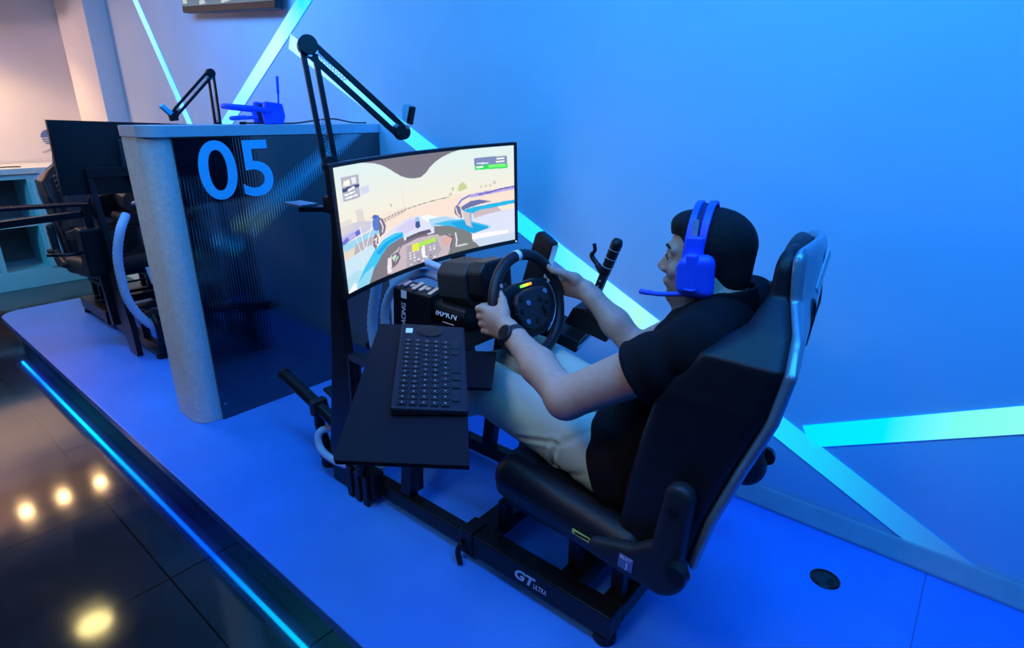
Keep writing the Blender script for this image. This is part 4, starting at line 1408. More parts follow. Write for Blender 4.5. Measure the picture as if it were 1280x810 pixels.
# stand of the monitor
ms = thing('monitor_stand', 'black two-post stand carrying the bright monitor, rising from the front of the frame', 'monitor stand', (-1.63, MY, 0))
for y, xt in ((-0.905, -1.60), (-0.375, -1.57)):
    bm = NB()
    pts = smooth_path([(-1.66, y, 0.10), (-1.655, y, 0.30), (-1.64, y, 0.50), (xt - 0.015, y, 0.72), (xt, y, 0.92), (xt, y, 1.02)])
    for a, b_ in zip(pts[::4], pts[4::4]):
        pass
    prof = [(-1.70, 0.004), (-1.60, 0.004), (-1.47, 0.34), (-1.50, 0.44), (-1.535, 0.55), (-1.545, 0.72), (-1.52, 0.90), (-1.505, 1.02), (-1.545, 1.02), (-1.56, 0.90), (-1.60, 0.72), (-1.63, 0.50), (-1.67, 0.30), (-1.70, 0.15)]
    if y > -0.5:
        prof = [(p[0] + 0.01, p[1]) for p in prof]
    prism(bm, prof, 0.03, frame((0, y - 0.015, 0), (1, 0, 0), (0, 0, 1), (0, 1, 0)) if False else Matrix(((1, 0, 0, 0), (0, 0, 1, y - 0.015), (0, 1, 0, 0), (0, 0, 0, 1))))
    obj('post', bm, M['metal'], ms, bevel=0.003)
bm = NB(); bar(bm, (-1.53, -0.915, 0.995), (-1.53, -0.36, 1.005), 0.03, 0.05); obj('crossbeam', bm, M['metal'], ms, bevel=0.003)
bm = NB(); box(bm, (-1.512, -0.62, 1.0), (0.010, 0.12, 0.12)); obj('mounting_plate', bm, M['metal'], ms, bevel=0.003)
bm = NB(); cyl(bm, (-1.50, -0.625, 0.832), (-1.36, -0.605, 0.805), 0.013); obj('cable_tube', bm, M['hose'], ms, label='short pale blue tube below the monitor')
bm = NB(); bar(bm, (-1.56, -0.630, 0.838), (-1.50, -0.625, 0.832), 0.03, 0.03); obj('tube_socket', bm, M['metal'], ms)
bm = NB(); bar(bm, (-1.56, -0.635, 0.825), (-1.53, -0.635, 0.985), 0.03, 0.03, (1, 0, 0)); obj('hanger', bm, M['metal'], ms)
bm = NB(); bar(bm, (-1.56, -0.90, 1.03), (-1.63, -0.965, 1.03), 0.055, 0.014); cl = obj('clamp_bracket', bm, M['metal'], ms)
bm = NB(); box(bm, (-1.650, -0.955, 1.041), (0.10, 0.06, 0.006)); obj('clamp_plate', bm, M['silver'], cl)

# corrugated cable sleeves
hs1 = thing('cable_sleeve', 'pale corrugated cable sleeve arching over the RACING box to the wheel motor', 'cable sleeve', (-1.6, -0.62, 0.1))
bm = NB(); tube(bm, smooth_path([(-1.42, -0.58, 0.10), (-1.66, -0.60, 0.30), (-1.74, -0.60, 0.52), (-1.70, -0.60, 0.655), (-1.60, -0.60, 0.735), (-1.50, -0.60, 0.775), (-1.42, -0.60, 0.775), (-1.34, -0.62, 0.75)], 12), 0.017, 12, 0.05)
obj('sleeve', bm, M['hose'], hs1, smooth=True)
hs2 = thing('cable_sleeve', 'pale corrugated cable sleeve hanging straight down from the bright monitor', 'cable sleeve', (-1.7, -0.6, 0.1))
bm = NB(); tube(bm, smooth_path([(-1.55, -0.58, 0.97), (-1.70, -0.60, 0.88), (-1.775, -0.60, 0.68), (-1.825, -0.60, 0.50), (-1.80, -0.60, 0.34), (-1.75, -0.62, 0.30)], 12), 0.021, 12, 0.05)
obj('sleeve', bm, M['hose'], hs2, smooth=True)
hs3 = thing('cable_sleeve', 'white cable loop curling at the near front corner of the frame', 'cable sleeve', (-1.72, -0.86, 0.12))
bm = NB(); tube(bm, smooth_path([(-1.60, -0.80, 0.20), (-1.70, -0.85, 0.195), (-1.78, -0.905, 0.17), (-1.765, -0.925, 0.115), (-1.68, -0.925, 0.095), (-1.56, -0.905, 0.105), (-1.50, -0.83, 0.10)], 10), 0.014, 12, 0.04)
obj('sleeve', bm, M['hose'], hs3, smooth=True)

# ------------------------------------------------------------------ keyboard tray on its arm
tX, tZ = Vector((0.691, 0.720, -0.061)).normalized(), Vector((0.182, -0.092, 0.979)).normalized()
tX = (tX - tZ * tX.dot(tZ)).normalized()
tY = tZ.cross(tX)
tf = frame((-0.940, -1.145, 0.722), tX, tY, tZ)
tr = thing('keyboard_tray', 'large black board tray on a swivel arm over the near rail', 'tray', (-0.940, -1.145, 0.70))
bm = NB(); prism(bm, [(-0.135, -0.235), (-0.13, -0.245), (0.125, -0.262), (0.128, 0.250), (-0.09, 0.262), (-0.098, 0.255)], 0.012, tf @ T(0, 0, -0.012)); obj('board', bm, M['tray'], tr, bevel=0.002)
bm = NB(); bar(bm, (-1.52, -0.905, 0.03), (-1.52, -0.905, 0.13), 0.05, 0.16, (1, 0, 0)); obj('foot_clamp', bm, M['metal'], tr, bevel=0.004)
for k in range(3):
    bm = NB(); box(bm, (-1.565 + 0.045 * k, -0.937, 0.06), (0.028, 0.012, 0.12)); obj('clamp_rib', bm, M['metal'], tr, bevel=0.003)
bm = NB(); cyl(bm, (-1.50, -0.93, 0.12), (-1.42, -0.97, 0.60), 0.020); obj('arm_post', bm, M['metal'], tr)
bm = NB(); bar(bm, (-1.42, -0.97, 0.60), tf @ Vector((0, 0.06, -0.035)), 0.035, 0.022); obj('swivel_arm', bm, M['metal'], tr, bevel=0.003)
bm = NB(); cyl(bm, tf @ Vector((0, 0.06, -0.045)), tf @ Vector((0, 0.06, -0.0125)), 0.045); obj('pivot', bm, M['metal'], tr)
mp = thing('mouse_tray', 'small square black tray between the keyboard and the driver', 'tray', (-1.035, -0.905, 0.655))
mpf = frame((-1.072, -0.862, 0.662), Vector((0.80, 0.60, 0)).normalized(), Vector((-0.60, 0.80, 0.06)).normalized(), Vector((0.0, 0.0, 1)))
mX2 = Vector((0.80, 0.60, 0.0)).normalized(); mZ2 = Vector((0.10, -0.10, 0.98)).normalized(); mX2 = (mX2 - mZ2 * mX2.dot(mZ2)).normalized()
mpf = frame((-1.000, -0.915, 0.665), mX2, mZ2.cross(mX2), mZ2)
bm = NB(); prism(bm, rrect(0.165, 0.180, 0.006, 3), 0.010, mpf @ T(0, 0, -0.010)); obj('board', bm, M['tray'], mp, bevel=0.0015)
bm = NB(); bar(bm, mpf @ Vector((-0.05, 0.0, -0.016)), tf @ Vector((0.09, 0.16, -0.0245)), 0.04, 0.008); obj('link_arm', bm, M['metal'], mp)

# keyboard
kf = tf @ T(0.045, 0.055, 0.0)
kb = thing('keyboard', 'slim black keyboard with a round touchpad lying on the large tray', 'keyboard', tuple(kf.translation))
bm = NB()
prism(bm, [(-0.082, 0.001), (0.082, 0.001), (0.082, 0.016), (-0.082, 0.024)], 0.345, kf @ frame((0, -0.1725, 0), (1, 0, 0), (0, 0, 1), (0, -1, 0)) @ Matrix.Scale(-1, 4, (0, 0, 1)) if False else kf @ Matrix(((1, 0, 0, 0), (0, 0, 1, -0.1725), (0, 1, 0, 0), (0, 0, 0, 1))))
obj('case', bm, M['kbd'], kb, bevel=0.005)


def kz(a):
    return 0.024 - (a + 0.082) / 0.164 * 0.008


ktilt = math.atan(0.008 / 0.164)
key0 = None
rows = [(-0.060, 14), (-0.037, 14), (-0.014, 13), (0.009, 13), (0.032, 12)]
cnt = 0
for a, n in rows:
    for i in range(n):
        yk = 0.098 - (i + 0.5) * (0.262 / n)
        p = kf @ Vector((a, yk, kz(a) + 0.0018))
        if key0 is None or n != cnt:
            bm = NB(); prism(bm, rrect(0.0175, 0.262 / n - 0.003, 0.0035, 3), 0.003, kf @ T(a, yk, kz(a)) @ Matrix.Rotation(ktilt, 4, 'Y'))
            key0 = obj('key', bm, M['key'], kb)
            cnt = n
            p0 = p
            lg0 = obj('key_legend', box(NB(), (0, 0, 0.0033), (0.0032, 0.0024, 0.0006), kf @ T(a, yk, kz(a)) @ Matrix.Rotation(ktilt, 4, 'Y')), M['legend'], key0)
        else:
            c = key0.copy(); C.objects.link(c); c.parent = kb; c.location = p - p0
            c2 = lg0.copy(); C.objects.link(c2); c2.parent = c; c2.location = (0, 0, 0)
for yk, ln in ((0.078, 0.034), (0.046, 0.024), (-0.005, 0.070), (-0.056, 0.024), (-0.085, 0.024), (-0.125, 0.038)):
    bm = NB(); prism(bm, rrect(0.017, ln, 0.0035, 3), 0.003, kf @ T(0.056, yk, kz(0.056)) @ Matrix.Rotation(ktilt, 4, 'Y')); obj('key', bm, M['key'] if ln < 0.06 else M['kbd'], kb)
bm = NB(); lathe(bm, [(0.033, 0.0), (0.033, 0.002), (0.028, 0.0025), (0.0, 0.0025)], kf @ T(-0.008, 0.137, kz(-0.008)) @ Matrix.Rotation(ktilt, 4, 'Y') @ Matrix.Diagonal((1, 0.75, 1, 1)), 28); obj('touchpad', bm, M['plastic'], kb, smooth=False)
bm = NB(); box(bm, (-0.060, 0.135, kz(-0.060) + 0.0012), (0.017, 0.022, 0.001), kf); obj('white_sticker', bm, M['white_print'], kb, label='small white sticker')

# ------------------------------------------------------------------ microphone booms


def boom(label, base_, elbow, tip, s=1.0, low=None):
    t = thing('microphone_boom', label, 'microphone arm', tuple(base_))
    base_, elbow, tip = Vector(base_), Vector(elbow), Vector(tip)
    side = (elbow - base_).cross(tip - elbow).normalized()
    for p, q, nm in ((base_, elbow, 'lower_arm'), (elbow, tip, 'upper_arm')):
        d = (q - p).normalized()
        n = d.cross(side).normalized()
        for k in (-1, 1):
            bm = NB(); bar(bm, p + n * k * 0.0135 * s + d * 0.012, q + n * k * 0.0135 * s - d * 0.012, 0.012 * s, 0.015 * s, side); obj(nm, bm, M['metal'], t)
        bm = NB(); tube(bm, [p + d * (0.03 + 0.1 * i / 40) + (n * math.cos(i * 1.6) + side * math.sin(i * 1.6)) * 0.0045 * s for i in range(41)], 0.0010, 5)
        obj('spring', bm, M['silver'], t)
        for pp in (p + d * 0.025, q - d * 0.025):
            bm = NB(); cyl(bm, pp - side * 0.014 * s, pp + side * 0.014 * s, 0.0055 * s, seg=10); obj('pivot_bolt', bm, M['silver'], t)
    bm = NB(); cyl(bm, elbow - side * 0.016 * s, elbow + side * 0.016 * s, 0.023 * s); obj('elbow_joint', bm, M['plastic'], t, bevel=0.002)
    bm = NB(); cyl(bm, base_ - side * 0.016 * s, base_ + side * 0.016 * s, 0.022 * s); obj('base_joint', bm, M['plastic'], t, bevel=0.002)
    bm = NB(); cyl(bm, tip - side * 0.016 * s, tip + side * 0.016 * s, 0.020 * s); obj('tip_joint', bm, M['plastic'], t, bevel=0.002)
    if low is not None:
        bm = NB(); cyl(bm, low, base_, 0.010); obj('mounting_pin', bm, M['metal'], t)
        bm = NB(); box(bm, (low[0], low[1], low[2]), (0.05, 0.05, 0.05)); obj('table_clamp', bm, M['metal'], t, bevel=0.004)
    return t


boom('tall black spring boom arm reaching over the bright monitor', (-1.535, -0.910, 1.160), (-1.575, -0.920, 1.480), (-1.455, -0.70, 1.250), 1.15, (-1.535, -0.910, 1.045))
wc = thing('webcam', 'small dark device with a pale plate on the tip of the tall boom arm', 'camera', (-1.43, -0.69, 1.272))
wd = Vector((0.35, 0.0, 0.94)).normalized()
bm = NB(); bar(bm, Vector((-1.43, -0.69, 1.272)), Vector((-1.43, -0.69, 1.272)) + wd * 0.055, 0.012, 0.020, (0, 1, 0)); obj('body', bm, M['plastic'], wc, bevel=0.003)
bm = NB(); prism(bm, rrect(0.036, 0.050, 0.012, 4), 0.003, zframe(Vector((-1.455, -0.672, 1.305)), (0.35, -0.9, 0.1))); obj('pale_plate', bm, mat('frosted_plate', (0.35, 0.50, 0.68), 0.5), wc)
bm = NB(); cyl(bm, (-1.436, -0.692, 1.266), (-1.428, -0.70, 1.276), 0.008); obj('joint_screw', bm, M['white_print'], wc)

bm2_ = boom('small black spring boom arm behind the number partition, bent down to the left', (-2.90, -0.600, 1.245), (-2.90, -0.597, 1.475), (-2.92, -0.775, 1.300), 0.85, (-2.90, -0.60, 1.19))
bm = NB(); bar(bm, (-2.90, -0.60, 1.19), (-2.7462, -0.60, 1.19), 0.04, 0.03); obj('wall_bracket', bm, M['metal'], bm2_)
wc2 = thing('webcam', 'small pale blue device on the tip of the small boom arm behind the partition', 'camera', (-2.92, -0.80, 1.31))
bm = NB(); bar(bm, (-2.92, -0.79, 1.298), (-2.92, -0.825, 1.335), 0.02, 0.030, (1, 0, 0)); obj('body', bm, M['number'], wc2, bevel=0.004)
bm = NB(); bar(bm, (-2.92, -0.765, 1.286), (-2.92, -0.80, 1.283), 0.03, 0.022, (1, 0, 0)); obj('holder', bm, M['plastic'], wc2, bevel=0.003)
# ================================================================== THE DRIVER
HC = np.array([-0.478, -0.66, 0.999])          # middle of the head
hp = math.radians(-3)
hyaw = math.radians(12)
# head frame: local x = forward (towards the monitor), y = the driver's left, z = up
HR = np.array([[-math.cos(hp), 0, math.sin(hp)], [0, -1, 0], [math.sin(hp), 0, math.cos(hp)]])
HR = np.array([[math.cos(hyaw), -math.sin(hyaw), 0], [math.sin(hyaw), math.cos(hyaw), 0], [0, 0, 1]]) @ HR


HS = 0.91        # size of the head


def hw_(q):
    return HC + HR @ (np.array(q, float) * HS)


def hs(t):
    return tuple(v * HS for v in t)


dr = thing('person', 'seated driver in a black polo shirt and khaki trousers gripping the steering wheel', 'person', (-0.62, MY, 0.36))
SHL, SHR = np.array([-0.400, -0.850, 0.862]), np.array([-0.425, -0.470, 0.860])
ELL, ELR = np.array([-0.658, -0.930, 0.692]), np.array([-0.745, -0.415, 0.630])


def rimpt(deg, r=RR):
    a = math.radians(deg)
    return np.array(wf @ Vector((r * math.cos(a), r * math.sin(a), 0)))


def hand_frame(deg):
    P_ = rimpt(deg)
    O = P_ - np.array(WC)
    O /= np.linalg.norm(O)
    N_ = np.array(WN)
    T_ = np.cross(N_, O)
    if T_[2] < 0:
        T_ = -T_
    return P_, O, T_, N_


def add_hand(F, deg, elbow, thumb_up=0.0):
    P_, O, T_, N_ = hand_frame(deg)
    W = lambda o, t, n: P_ + O * o + T_ * t + N_ * n
    wrist = W(0.040, -0.032, 0.082)
    # forearm
    mid = wrist * 0.45 + elbow * 0.55
    F.cap(elbow, mid, 0.043, 0.043, k=0.02)
    F.cap(mid, wrist * 0.9 + elbow * 0.1, 0.043, 0.029, k=0.02)
    F.cap(wrist * 0.9 + elbow * 0.1, wrist, 0.028, 0.025, k=0.02)
    # palm
    for t in (-0.030, -0.010, 0.010, 0.028):
        F.cap(wrist + T_ * t * 0.5, W(0.036, t, 0.010), 0.0185, 0.0135, k=0.014)
    F.ell(W(0.034, 0.0, 0.040), (0.040, 0.034, 0.022), np.stack([N_, T_, O], 1), k=0.012)
    # four fingers closing round the rim
    for i, t in enumerate((0.032, 0.011, -0.010, -0.030)):
        ln = (1.0, 1.06, 1.0, 0.86)[i]
        r = (0.0098, 0.0100, 0.0096, 0.0084)[i]
        k0 = W(0.038, t, 0.006)
        k1 = W(0.035, t * 1.02, -0.020 * ln)
        k2 = W(0.010, t * 1.04, -0.031 * ln)
        k3 = W(-0.016, t * 1.02, -0.022)
        k4 = W(-0.027, t, -0.004)
        F.cap(k0, k1, r * 1.12, r, k=0.006)
        F.cap(k1, k2, r, r * 0.95, k=0.004)
        F.cap(k2, k3, r * 0.95, r * 0.86, k=0.003)
        F.cap(k3, k4, r * 0.86, r * 0.74, k=0.003)
        F.ell(k0 + O * 0.004, (0.0115, 0.0115, 0.010), None, k=0.006)      # knuckle
    # thumb from the side of the palm, along the inner side of the rim
    t0 = W(0.022, 0.018, 0.058)
    t1 = W(0.000, 0.044, 0.040)
    t2 = W(-0.022, 0.062 + thumb_up, 0.022)
    t3 = W(-0.028, 0.082 + thumb_up, 0.010)
    F.cap(t0, t1, 0.0165, 0.0125, k=0.016)
    F.cap(t1, t2, 0.0120, 0.0105, k=0.004)
    F.cap(t2, t3, 0.0105, 0.0085, k=0.003)
    return wrist, W


body = Field((-1.52, -1.02, 0.06), (-0.24, -0.30, 1.145), 0.0038)
# cranium and face
K = 0.02
body.ell(hw_((-0.014, 0, 0.035)), hs((0.097, 0.075, 0.083)), HR, k=K)
body.ell(hw_((0.022, 0, -0.020)), hs((0.066, 0.062, 0.088)), HR, k=K)
body.cap(hw_((0.062, 0, -0.050)), hw_((0.076, 0, -0.070)), 0.026, 0.018, k=0.015)
body.ell(hw_((0.030, 0, -0.075)), hs((0.050, 0.048, 0.040)), HR, k=K)
body.ell(hw_((0.075, 0, -0.100)), hs((0.020, 0.024, 0.018)), HR, k=0.018)          # chin
for s in (-1, 1):
    body.cap(hw_((-0.020, s * 0.058, -0.055)), hw_((0.055, s * 0.022, -0.100)), 0.018, 0.016, k=0.02)   # jaw line
    body.ell(hw_((0.054, s * 0.038, -0.025)), hs((0.026, 0.022, 0.020)), HR, k=0.015)       # cheek bone
    body.cap(hw_((0.082, s * 0.008, 0.028)), hw_((0.068, s * 0.046, 0.026)), 0.0095, 0.008, k=0.012)    # brow
    body.ell(hw_((0.090, s * 0.030, 0.006)), hs((0.016, 0.017, 0.011)), HR, k=0.010, op='sub')
    body.ell(hw_((0.072, s * 0.031, 0.005)), hs((0.0122, 0.0122, 0.0122)), HR, k=0.003)
    body.cap(hw_((0.083, s * 0.022, 0.0115)), hw_((0.078, s * 0.043, 0.009)), 0.0036, 0.003, k=0.004)   # upper lid
    body.ell(hw_((0.099, s * 0.0115, -0.032)), hs((0.009, 0.006, 0.006)), HR, k=0.006)      # nostril wing
    body.ell(hw_((-0.008, s * 0.076, -0.006)), hs((0.020, 0.008, 0.030)), HR, k=0.006)      # ear
body.cap(hw_((0.086, 0, 0.014)), hw_((0.110, 0, -0.022)), 0.0055, 0.0072, k=0.010)
body.cap(hw_((0.110, 0, -0.025)), hw_((0.096, 0, -0.036)), 0.0062, 0.006, k=0.006)
body.cap(hw_((0.080, 0, 0.006)), hw_((0.092, 0, -0.026)), 0.0085, 0.0125, k=0.008)      # root of the nose      # nose
body.cap(hw_((0.0900, 0.017, -0.0600)), hw_((0.0900, -0.017, -0.0600)), 0.0058, k=0.007)
body.cap(hw_((0.0945, 0.007, -0.0590)), hw_((0.0945, -0.007, -0.0590)), 0.0055, k=0.006)     # upper lip
body.cap(hw_((0.0885, 0.014, -0.0695)), hw_((0.0885, -0.014, -0.0695)), 0.0062, k=0.007)
body.cap(hw_((0.0925, 0.006, -0.0700)), hw_((0.0925, -0.006, -0.0700)), 0.0055, k=0.006)     # lower lip
body.cap(hw_((0.1020, 0.022, -0.0648)), hw_((0.1020, -0.022, -0.0648)), 0.0026, k=0.003, op='sub')
body.cap(hw_((0.098, 0.016, -0.0830)), hw_((0.098, -0.016, -0.0830)), 0.006, k=0.012, op='sub')
# neck
body.cap(hw_((-0.025, 0, -0.060)), (-0.415, MY, 0.880), 0.056, 0.062, k=0.03)
# trunk
body.ell((-0.435, MY, 0.790), (0.115, 0.175, 0.120), None, k=0.05)
body.ell((-0.490, MY, 0.640), (0.110, 0.150, 0.150), None, k=0.05)
body.ell((-0.570, MY, 0.460), (0.110, 0.155, 0.090), None, k=0.05)
body.cap(SHL, SHR, 0.050, 0.050, k=0.04)
body.cap((-0.41, MY - 0.05, 0.880), SHL, 0.038, 0.040, k=0.04)
body.cap((-0.41, MY + 0.05, 0.880), SHR, 0.038, 0.040, k=0.04)
# arms
body.cap(SHL, ELL, 0.057, 0.047, k=0.02)
body.cap(SHR, ELR, 0.057, 0.046, k=0.02)
wrL, WL = add_hand(body, 179, ELL, -0.020)
wrR, WRf = add_hand(body, 8, ELR)
# legs
HL, HRt = np.array([-0.610, -0.755, 0.452]), np.array([-0.610, -0.565, 0.452])
KL, KR = np.array([-1.055, -0.780, 0.545]), np.array([-1.060, -0.530, 0.545])
AL, AR = np.array([-1.455, -0.745, 0.300]), np.array([-1.455, -0.555, 0.300])
for h_, k_, a_ in ((HL, KL, AL), (HRt, KR, AR)):
    body.cap(h_, k_, 0.074, 0.054, k=0.03)
    body.cap(k_, k_ * 0.65 + a_ * 0.35, 0.054, 0.052, k=0.03)
    body.cap(k_ * 0.65 + a_ * 0.35, a_, 0.052, 0.034, k=0.03)


def skin_tone(v):
    q = (v - HC) @ HR / HS
    base_ = np.array([0.56, 0.36, 0.27])
    col = np.ones((len(v), 4))
    col[:, :3] = base_
    x, y, z = q[:, 0], q[:, 1], q[:, 2]
    # stubble round the jaw and mouth
    st = np.exp(-((z + 0.095) / 0.036) ** 2) * (x > -0.03) * (z > -0.13)
    st = np.maximum(st, np.exp(-((z + 0.048) / 0.008) ** 2) * (x > 0.07) * 0.9)
    st = np.maximum(st, np.exp(-((x - 0.012) / 0.014) ** 2) * (z > -0.09) * (z < 0.02) * 0.9)
    st = np.clip(st, 0, 1) * (np.linalg.norm(q, axis=1) < 0.16)
    col[:, :3] = col[:, :3] * (1 - 0.78 * st[:, None]) + np.array([0.05, 0.04, 0.04]) * 0.78 * st[:, None]
    lip = (np.abs(z + 0.0650) < 0.0085) & (np.abs(y) < 0.021) & (x > 0.085)
    col[lip, :3] = (0.42, 0.18, 0.16)
    brow = (z > 9) & (np.abs(z - 0.032 + 0.25 * (np.abs(y) - 0.03)) < 0.0055) & (np.abs(y) > 0.012) & (np.abs(y) < 0.050) & (x > 0.055)
    col[brow, :3] = (0.03, 0.022, 0.02)
    return col


field_obj('body', body, M['skin'], dr, color=skin_tone)
for s in (-1, 1):
    c = hw_((0.0725, s * 0.031, 0.003))
    bm = NB(); bmesh.ops.create_uvsphere(bm, u_segments=20, v_segments=14, radius=0.0108, matrix=T(*c)); ey = obj('eye', bm, M['eye'], dr, smooth=True)
    c2 = hw_((0.0825, s * 0.0312, 0.0020))
    bm = NB(); bmesh.ops.create_uvsphere(bm, u_segments=16, v_segments=10, radius=0.0048, matrix=T(*c2)); obj('iris', bm, M['iris'], ey, smooth=True)
    bm = NB(); tube(bm, smooth_path([hw_((0.088, s * 0.022, 0.009)), hw_((0.091, s * 0.031, 0.010)), hw_((0.086, s * 0.041, 0.0075))]), 0.0013, 6); obj('eyelashes', bm, M['hair'], ey, smooth=True)
    bm = NB(); tube(bm, smooth_path([hw_((0.0895, s * 0.012, 0.0300)), hw_((0.0900, s * 0.024, 0.0345)), hw_((0.0845, s * 0.038, 0.0350)), hw_((0.0735, s * 0.050, 0.0290))]), [0.0024] * 8 + [0.0034] * 8 + [0.0028] * 5 + [0.002] * 4, 8); obj('eyebrow', bm, M['hair'], dr, smooth=True)
    body_lid = hw_((0.0810, s * 0.031, -0.0030))
# thumb nail on the far hand, finger nails
for Wf, nm in ((WL, 'L'), (WRf, 'R')):
    p = Vector(Wf(-0.0305, 0.080, 0.0175)); n = Vector(Wf(-0.0305, 0.080, 0.030)) - p
    bm = NB(); prism(bm, rrect(0.010, 0.012, 0.004, 3), 0.0016, zframe(p, n)); obj('thumb_nail', bm, mat('nail_' + nm, (0.62, 0.42, 0.36), 0.3), dr, bevel=0.0005)

# hair
hair = Field(HC - 0.16, HC + np.array([0.16, 0.16, 0.17]), 0.0028)


def f_hair(D, X, Y, Z):
    x, y, z = (X - HC[0]) / HS, (Y - HC[1]) / HS, (Z - HC[2]) / HS
    a = HR[0, 0] * x + HR[1, 0] * y + HR[2, 0] * z
    b_ = HR[0, 1] * x + HR[1, 1] * y + HR[2, 1] * z
    c = HR[0, 2] * x + HR[1, 2] * y + HR[2, 2] * z

    def el(cx, cz, rx, ry, rz):
        k0 = np.sqrt(((a - cx) / rx) ** 2 + (b_ / ry) ** 2 + ((c - cz) / rz) ** 2)
        k1 = np.sqrt(((a - cx) / rx ** 2) ** 2 + (b_ / ry ** 2) ** 2 + ((c - cz) / rz ** 2) ** 2) + 1e-9
        return k0 * (k0 - 1) / k1
    d = el(-0.016, 0.036, 0.103, 0.080, 0.090)
    quiff = el(0.044, 0.086, 0.042, 0.055, 0.030)
    hq = np.maximum(0.02 - np.abs(d - quiff), 0) / 0.02
    d = np.minimum(d, quiff) - hq * hq * 0.005
    nape = el(-0.055, -0.035, 0.055, 0.062, 0.062)
    hq = np.maximum(0.03 - np.abs(d - nape), 0) / 0.03
    d = np.minimum(d, nape) - hq * hq * 0.0075
    # hairline: forehead and temples free, shaved below the nape
    line = np.where(c > 0.052, 0.090 - 0.10 * (c - 0.052) * 0, 0)      # top reaches the forehead
    face = np.where(c > 0.062, a - 0.098, np.where(c > -0.01, a - 0.030 - 0.75 * np.clip(c - 0.030, 0, 1), a + 0.004))
    d = smax(d, face, 0.008)
    d = smax(d, -0.072 + 0.35 * (a + 0.05) - c, 0.01)
    rs = np.random.RandomState(4)
    g = 0.0012 * (rs.rand(*d.shape) - 0.5)
    return d * HS + g


hair.full(f_hair)
field_obj('hair', hair, M['hair'], dr, relax=1)

# shirt ---------------------------------------------------------------
g = 0.011
sh_ = Field((-0.74, -1.02, 0.33), (-0.25, -0.30, 0.98), 0.0038)
sh_.ell((-0.435, MY, 0.790), (0.115 + g, 0.175 + g, 0.120 + g), None, k=0.05)
sh_.ell((-0.505, MY, 0.640), (0.130 + g, 0.170 + g, 0.165 + g), None, k=0.06)
sh_.ell((-0.585, MY, 0.475), (0.150 + g, 0.192 + g, 0.130 + g), None, k=0.06)
for s in (-1, 1):
    sh_.ell((-0.610, MY + s * 0.115, 0.425), (0.125, 0.095, 0.085), None, k=0.03)
sh_.cap(SHL, SHR, 0.052 + g, k=0.04)
sh_.cap((-0.41, MY - 0.05, 0.885), SHL, 0.040 + g, k=0.04)
sh_.cap((-0.41, MY + 0.05, 0.885), SHR, 0.040 + g, k=0.04)
sh_.cap((-0.42, MY, 0.84), (-0.430, MY, 0.862), 0.078, 0.062, k=0.03)
for S_, E_ in ((SHL, ELL), (SHR, ELR)):
    L_ = np.linalg.norm(E_ - S_)
    d_ = (E_ - S_) / L_

    def sleeve(X, Y, Z, S_=S_, d_=d_, L_=L_):
        px, py, pz = X - S_[0], Y - S_[1], Z - S_[2]
        t = px * d_[0] + py * d_[1] + pz * d_[2]
        tc_ = np.clip(t, 0, L_)
        r = np.sqrt((px - tc_ * d_[0]) ** 2 + (py - tc_ * d_[1]) ** 2 + (pz - tc_ * d_[2]) ** 2)
        return smax(r - (0.061 + 0.07 * tc_ + 0.002 * np.sin(t * 90)), t - 0.44 * L_, 0.004)
    sh_.put(sleeve, np.minimum(S_, E_) - 0.09, np.maximum(S_, E_) + 0.09, k=0.02)


def cut_shirt(D, X, Y, Z):
    # hem over the lap
    D = smax(D, -(X + 0.622 + 0.50 * (Z - 0.45)) + 0 * D, 0.006)
    # wrinkles
    w = 0.0035 * np.sin(52 * Z + 30 * X + 2.2 * np.sin(Y * 31)) * np.exp(-((Z - 0.56) / 0.12) ** 2)
    w = w + 0.0022 * np.sin(95 * (X + 0.5 * Z) + 3 * np.sin(18 * Y)) * np.exp(-((Z - 0.78) / 0.09) ** 2)
    return D + w


sh_.full(cut_shirt)
shirt = field_obj('polo_shirt', sh_, M['shirt'], dr)
# collar
col_ = Field((-0.56, -0.78, 0.86), (-0.33, -0.54, 0.97), 0.0028)


def f_collar(D, X, Y, Z):
    ax_ = -0.425 - 0.12 * (Z - 0.90)
    r = np.sqrt((X - ax_) ** 2 + (Y - MY) ** 2)
    R_ = 0.070 + 0.10 * (0.945 - Z)
    top = Z - (0.940 + 0.20 * (X + 0.437) - 0.0)
    d = smax(np.abs(r - R_) - 0.0042, top, 0.003)
    d = smax(d, (0.885 + 0.25 * (X + 0.437)) - Z, 0.003)
    gap = 0.016 - np.abs(Y - MY) + 0 * X + 0 * Z
    d = np.where(X < -0.45, smax(d, gap, 0.003), d)
    return d


col_.full(f_collar)
field_obj('collar', col_, M['shirt'], shirt)

# trousers ------------------------------------------------------------
g = 0.014
tr_ = Field((-1.50, -0.93, 0.20), (-0.42, -0.40, 0.66), 0.0038)
tr_.ell((-0.590, MY, 0.450), (0.115 + g, 0.165 + g * 0.6, 0.090 + g), None, k=0.04)
for h_, k_, a_ in ((HL, KL, AL), (HRt, KR, AR)):
    tr_.cap(h_, k_, 0.080 + g, 0.062 + g, k=0.04)
    tr_.cap(k_, k_ * 0.6 + a_ * 0.4, 0.060 + g, 0.062 + g, k=0.03)
    tr_.cap(k_ * 0.6 + a_ * 0.4, a_, 0.062 + g, 0.050 + g, k=0.03)


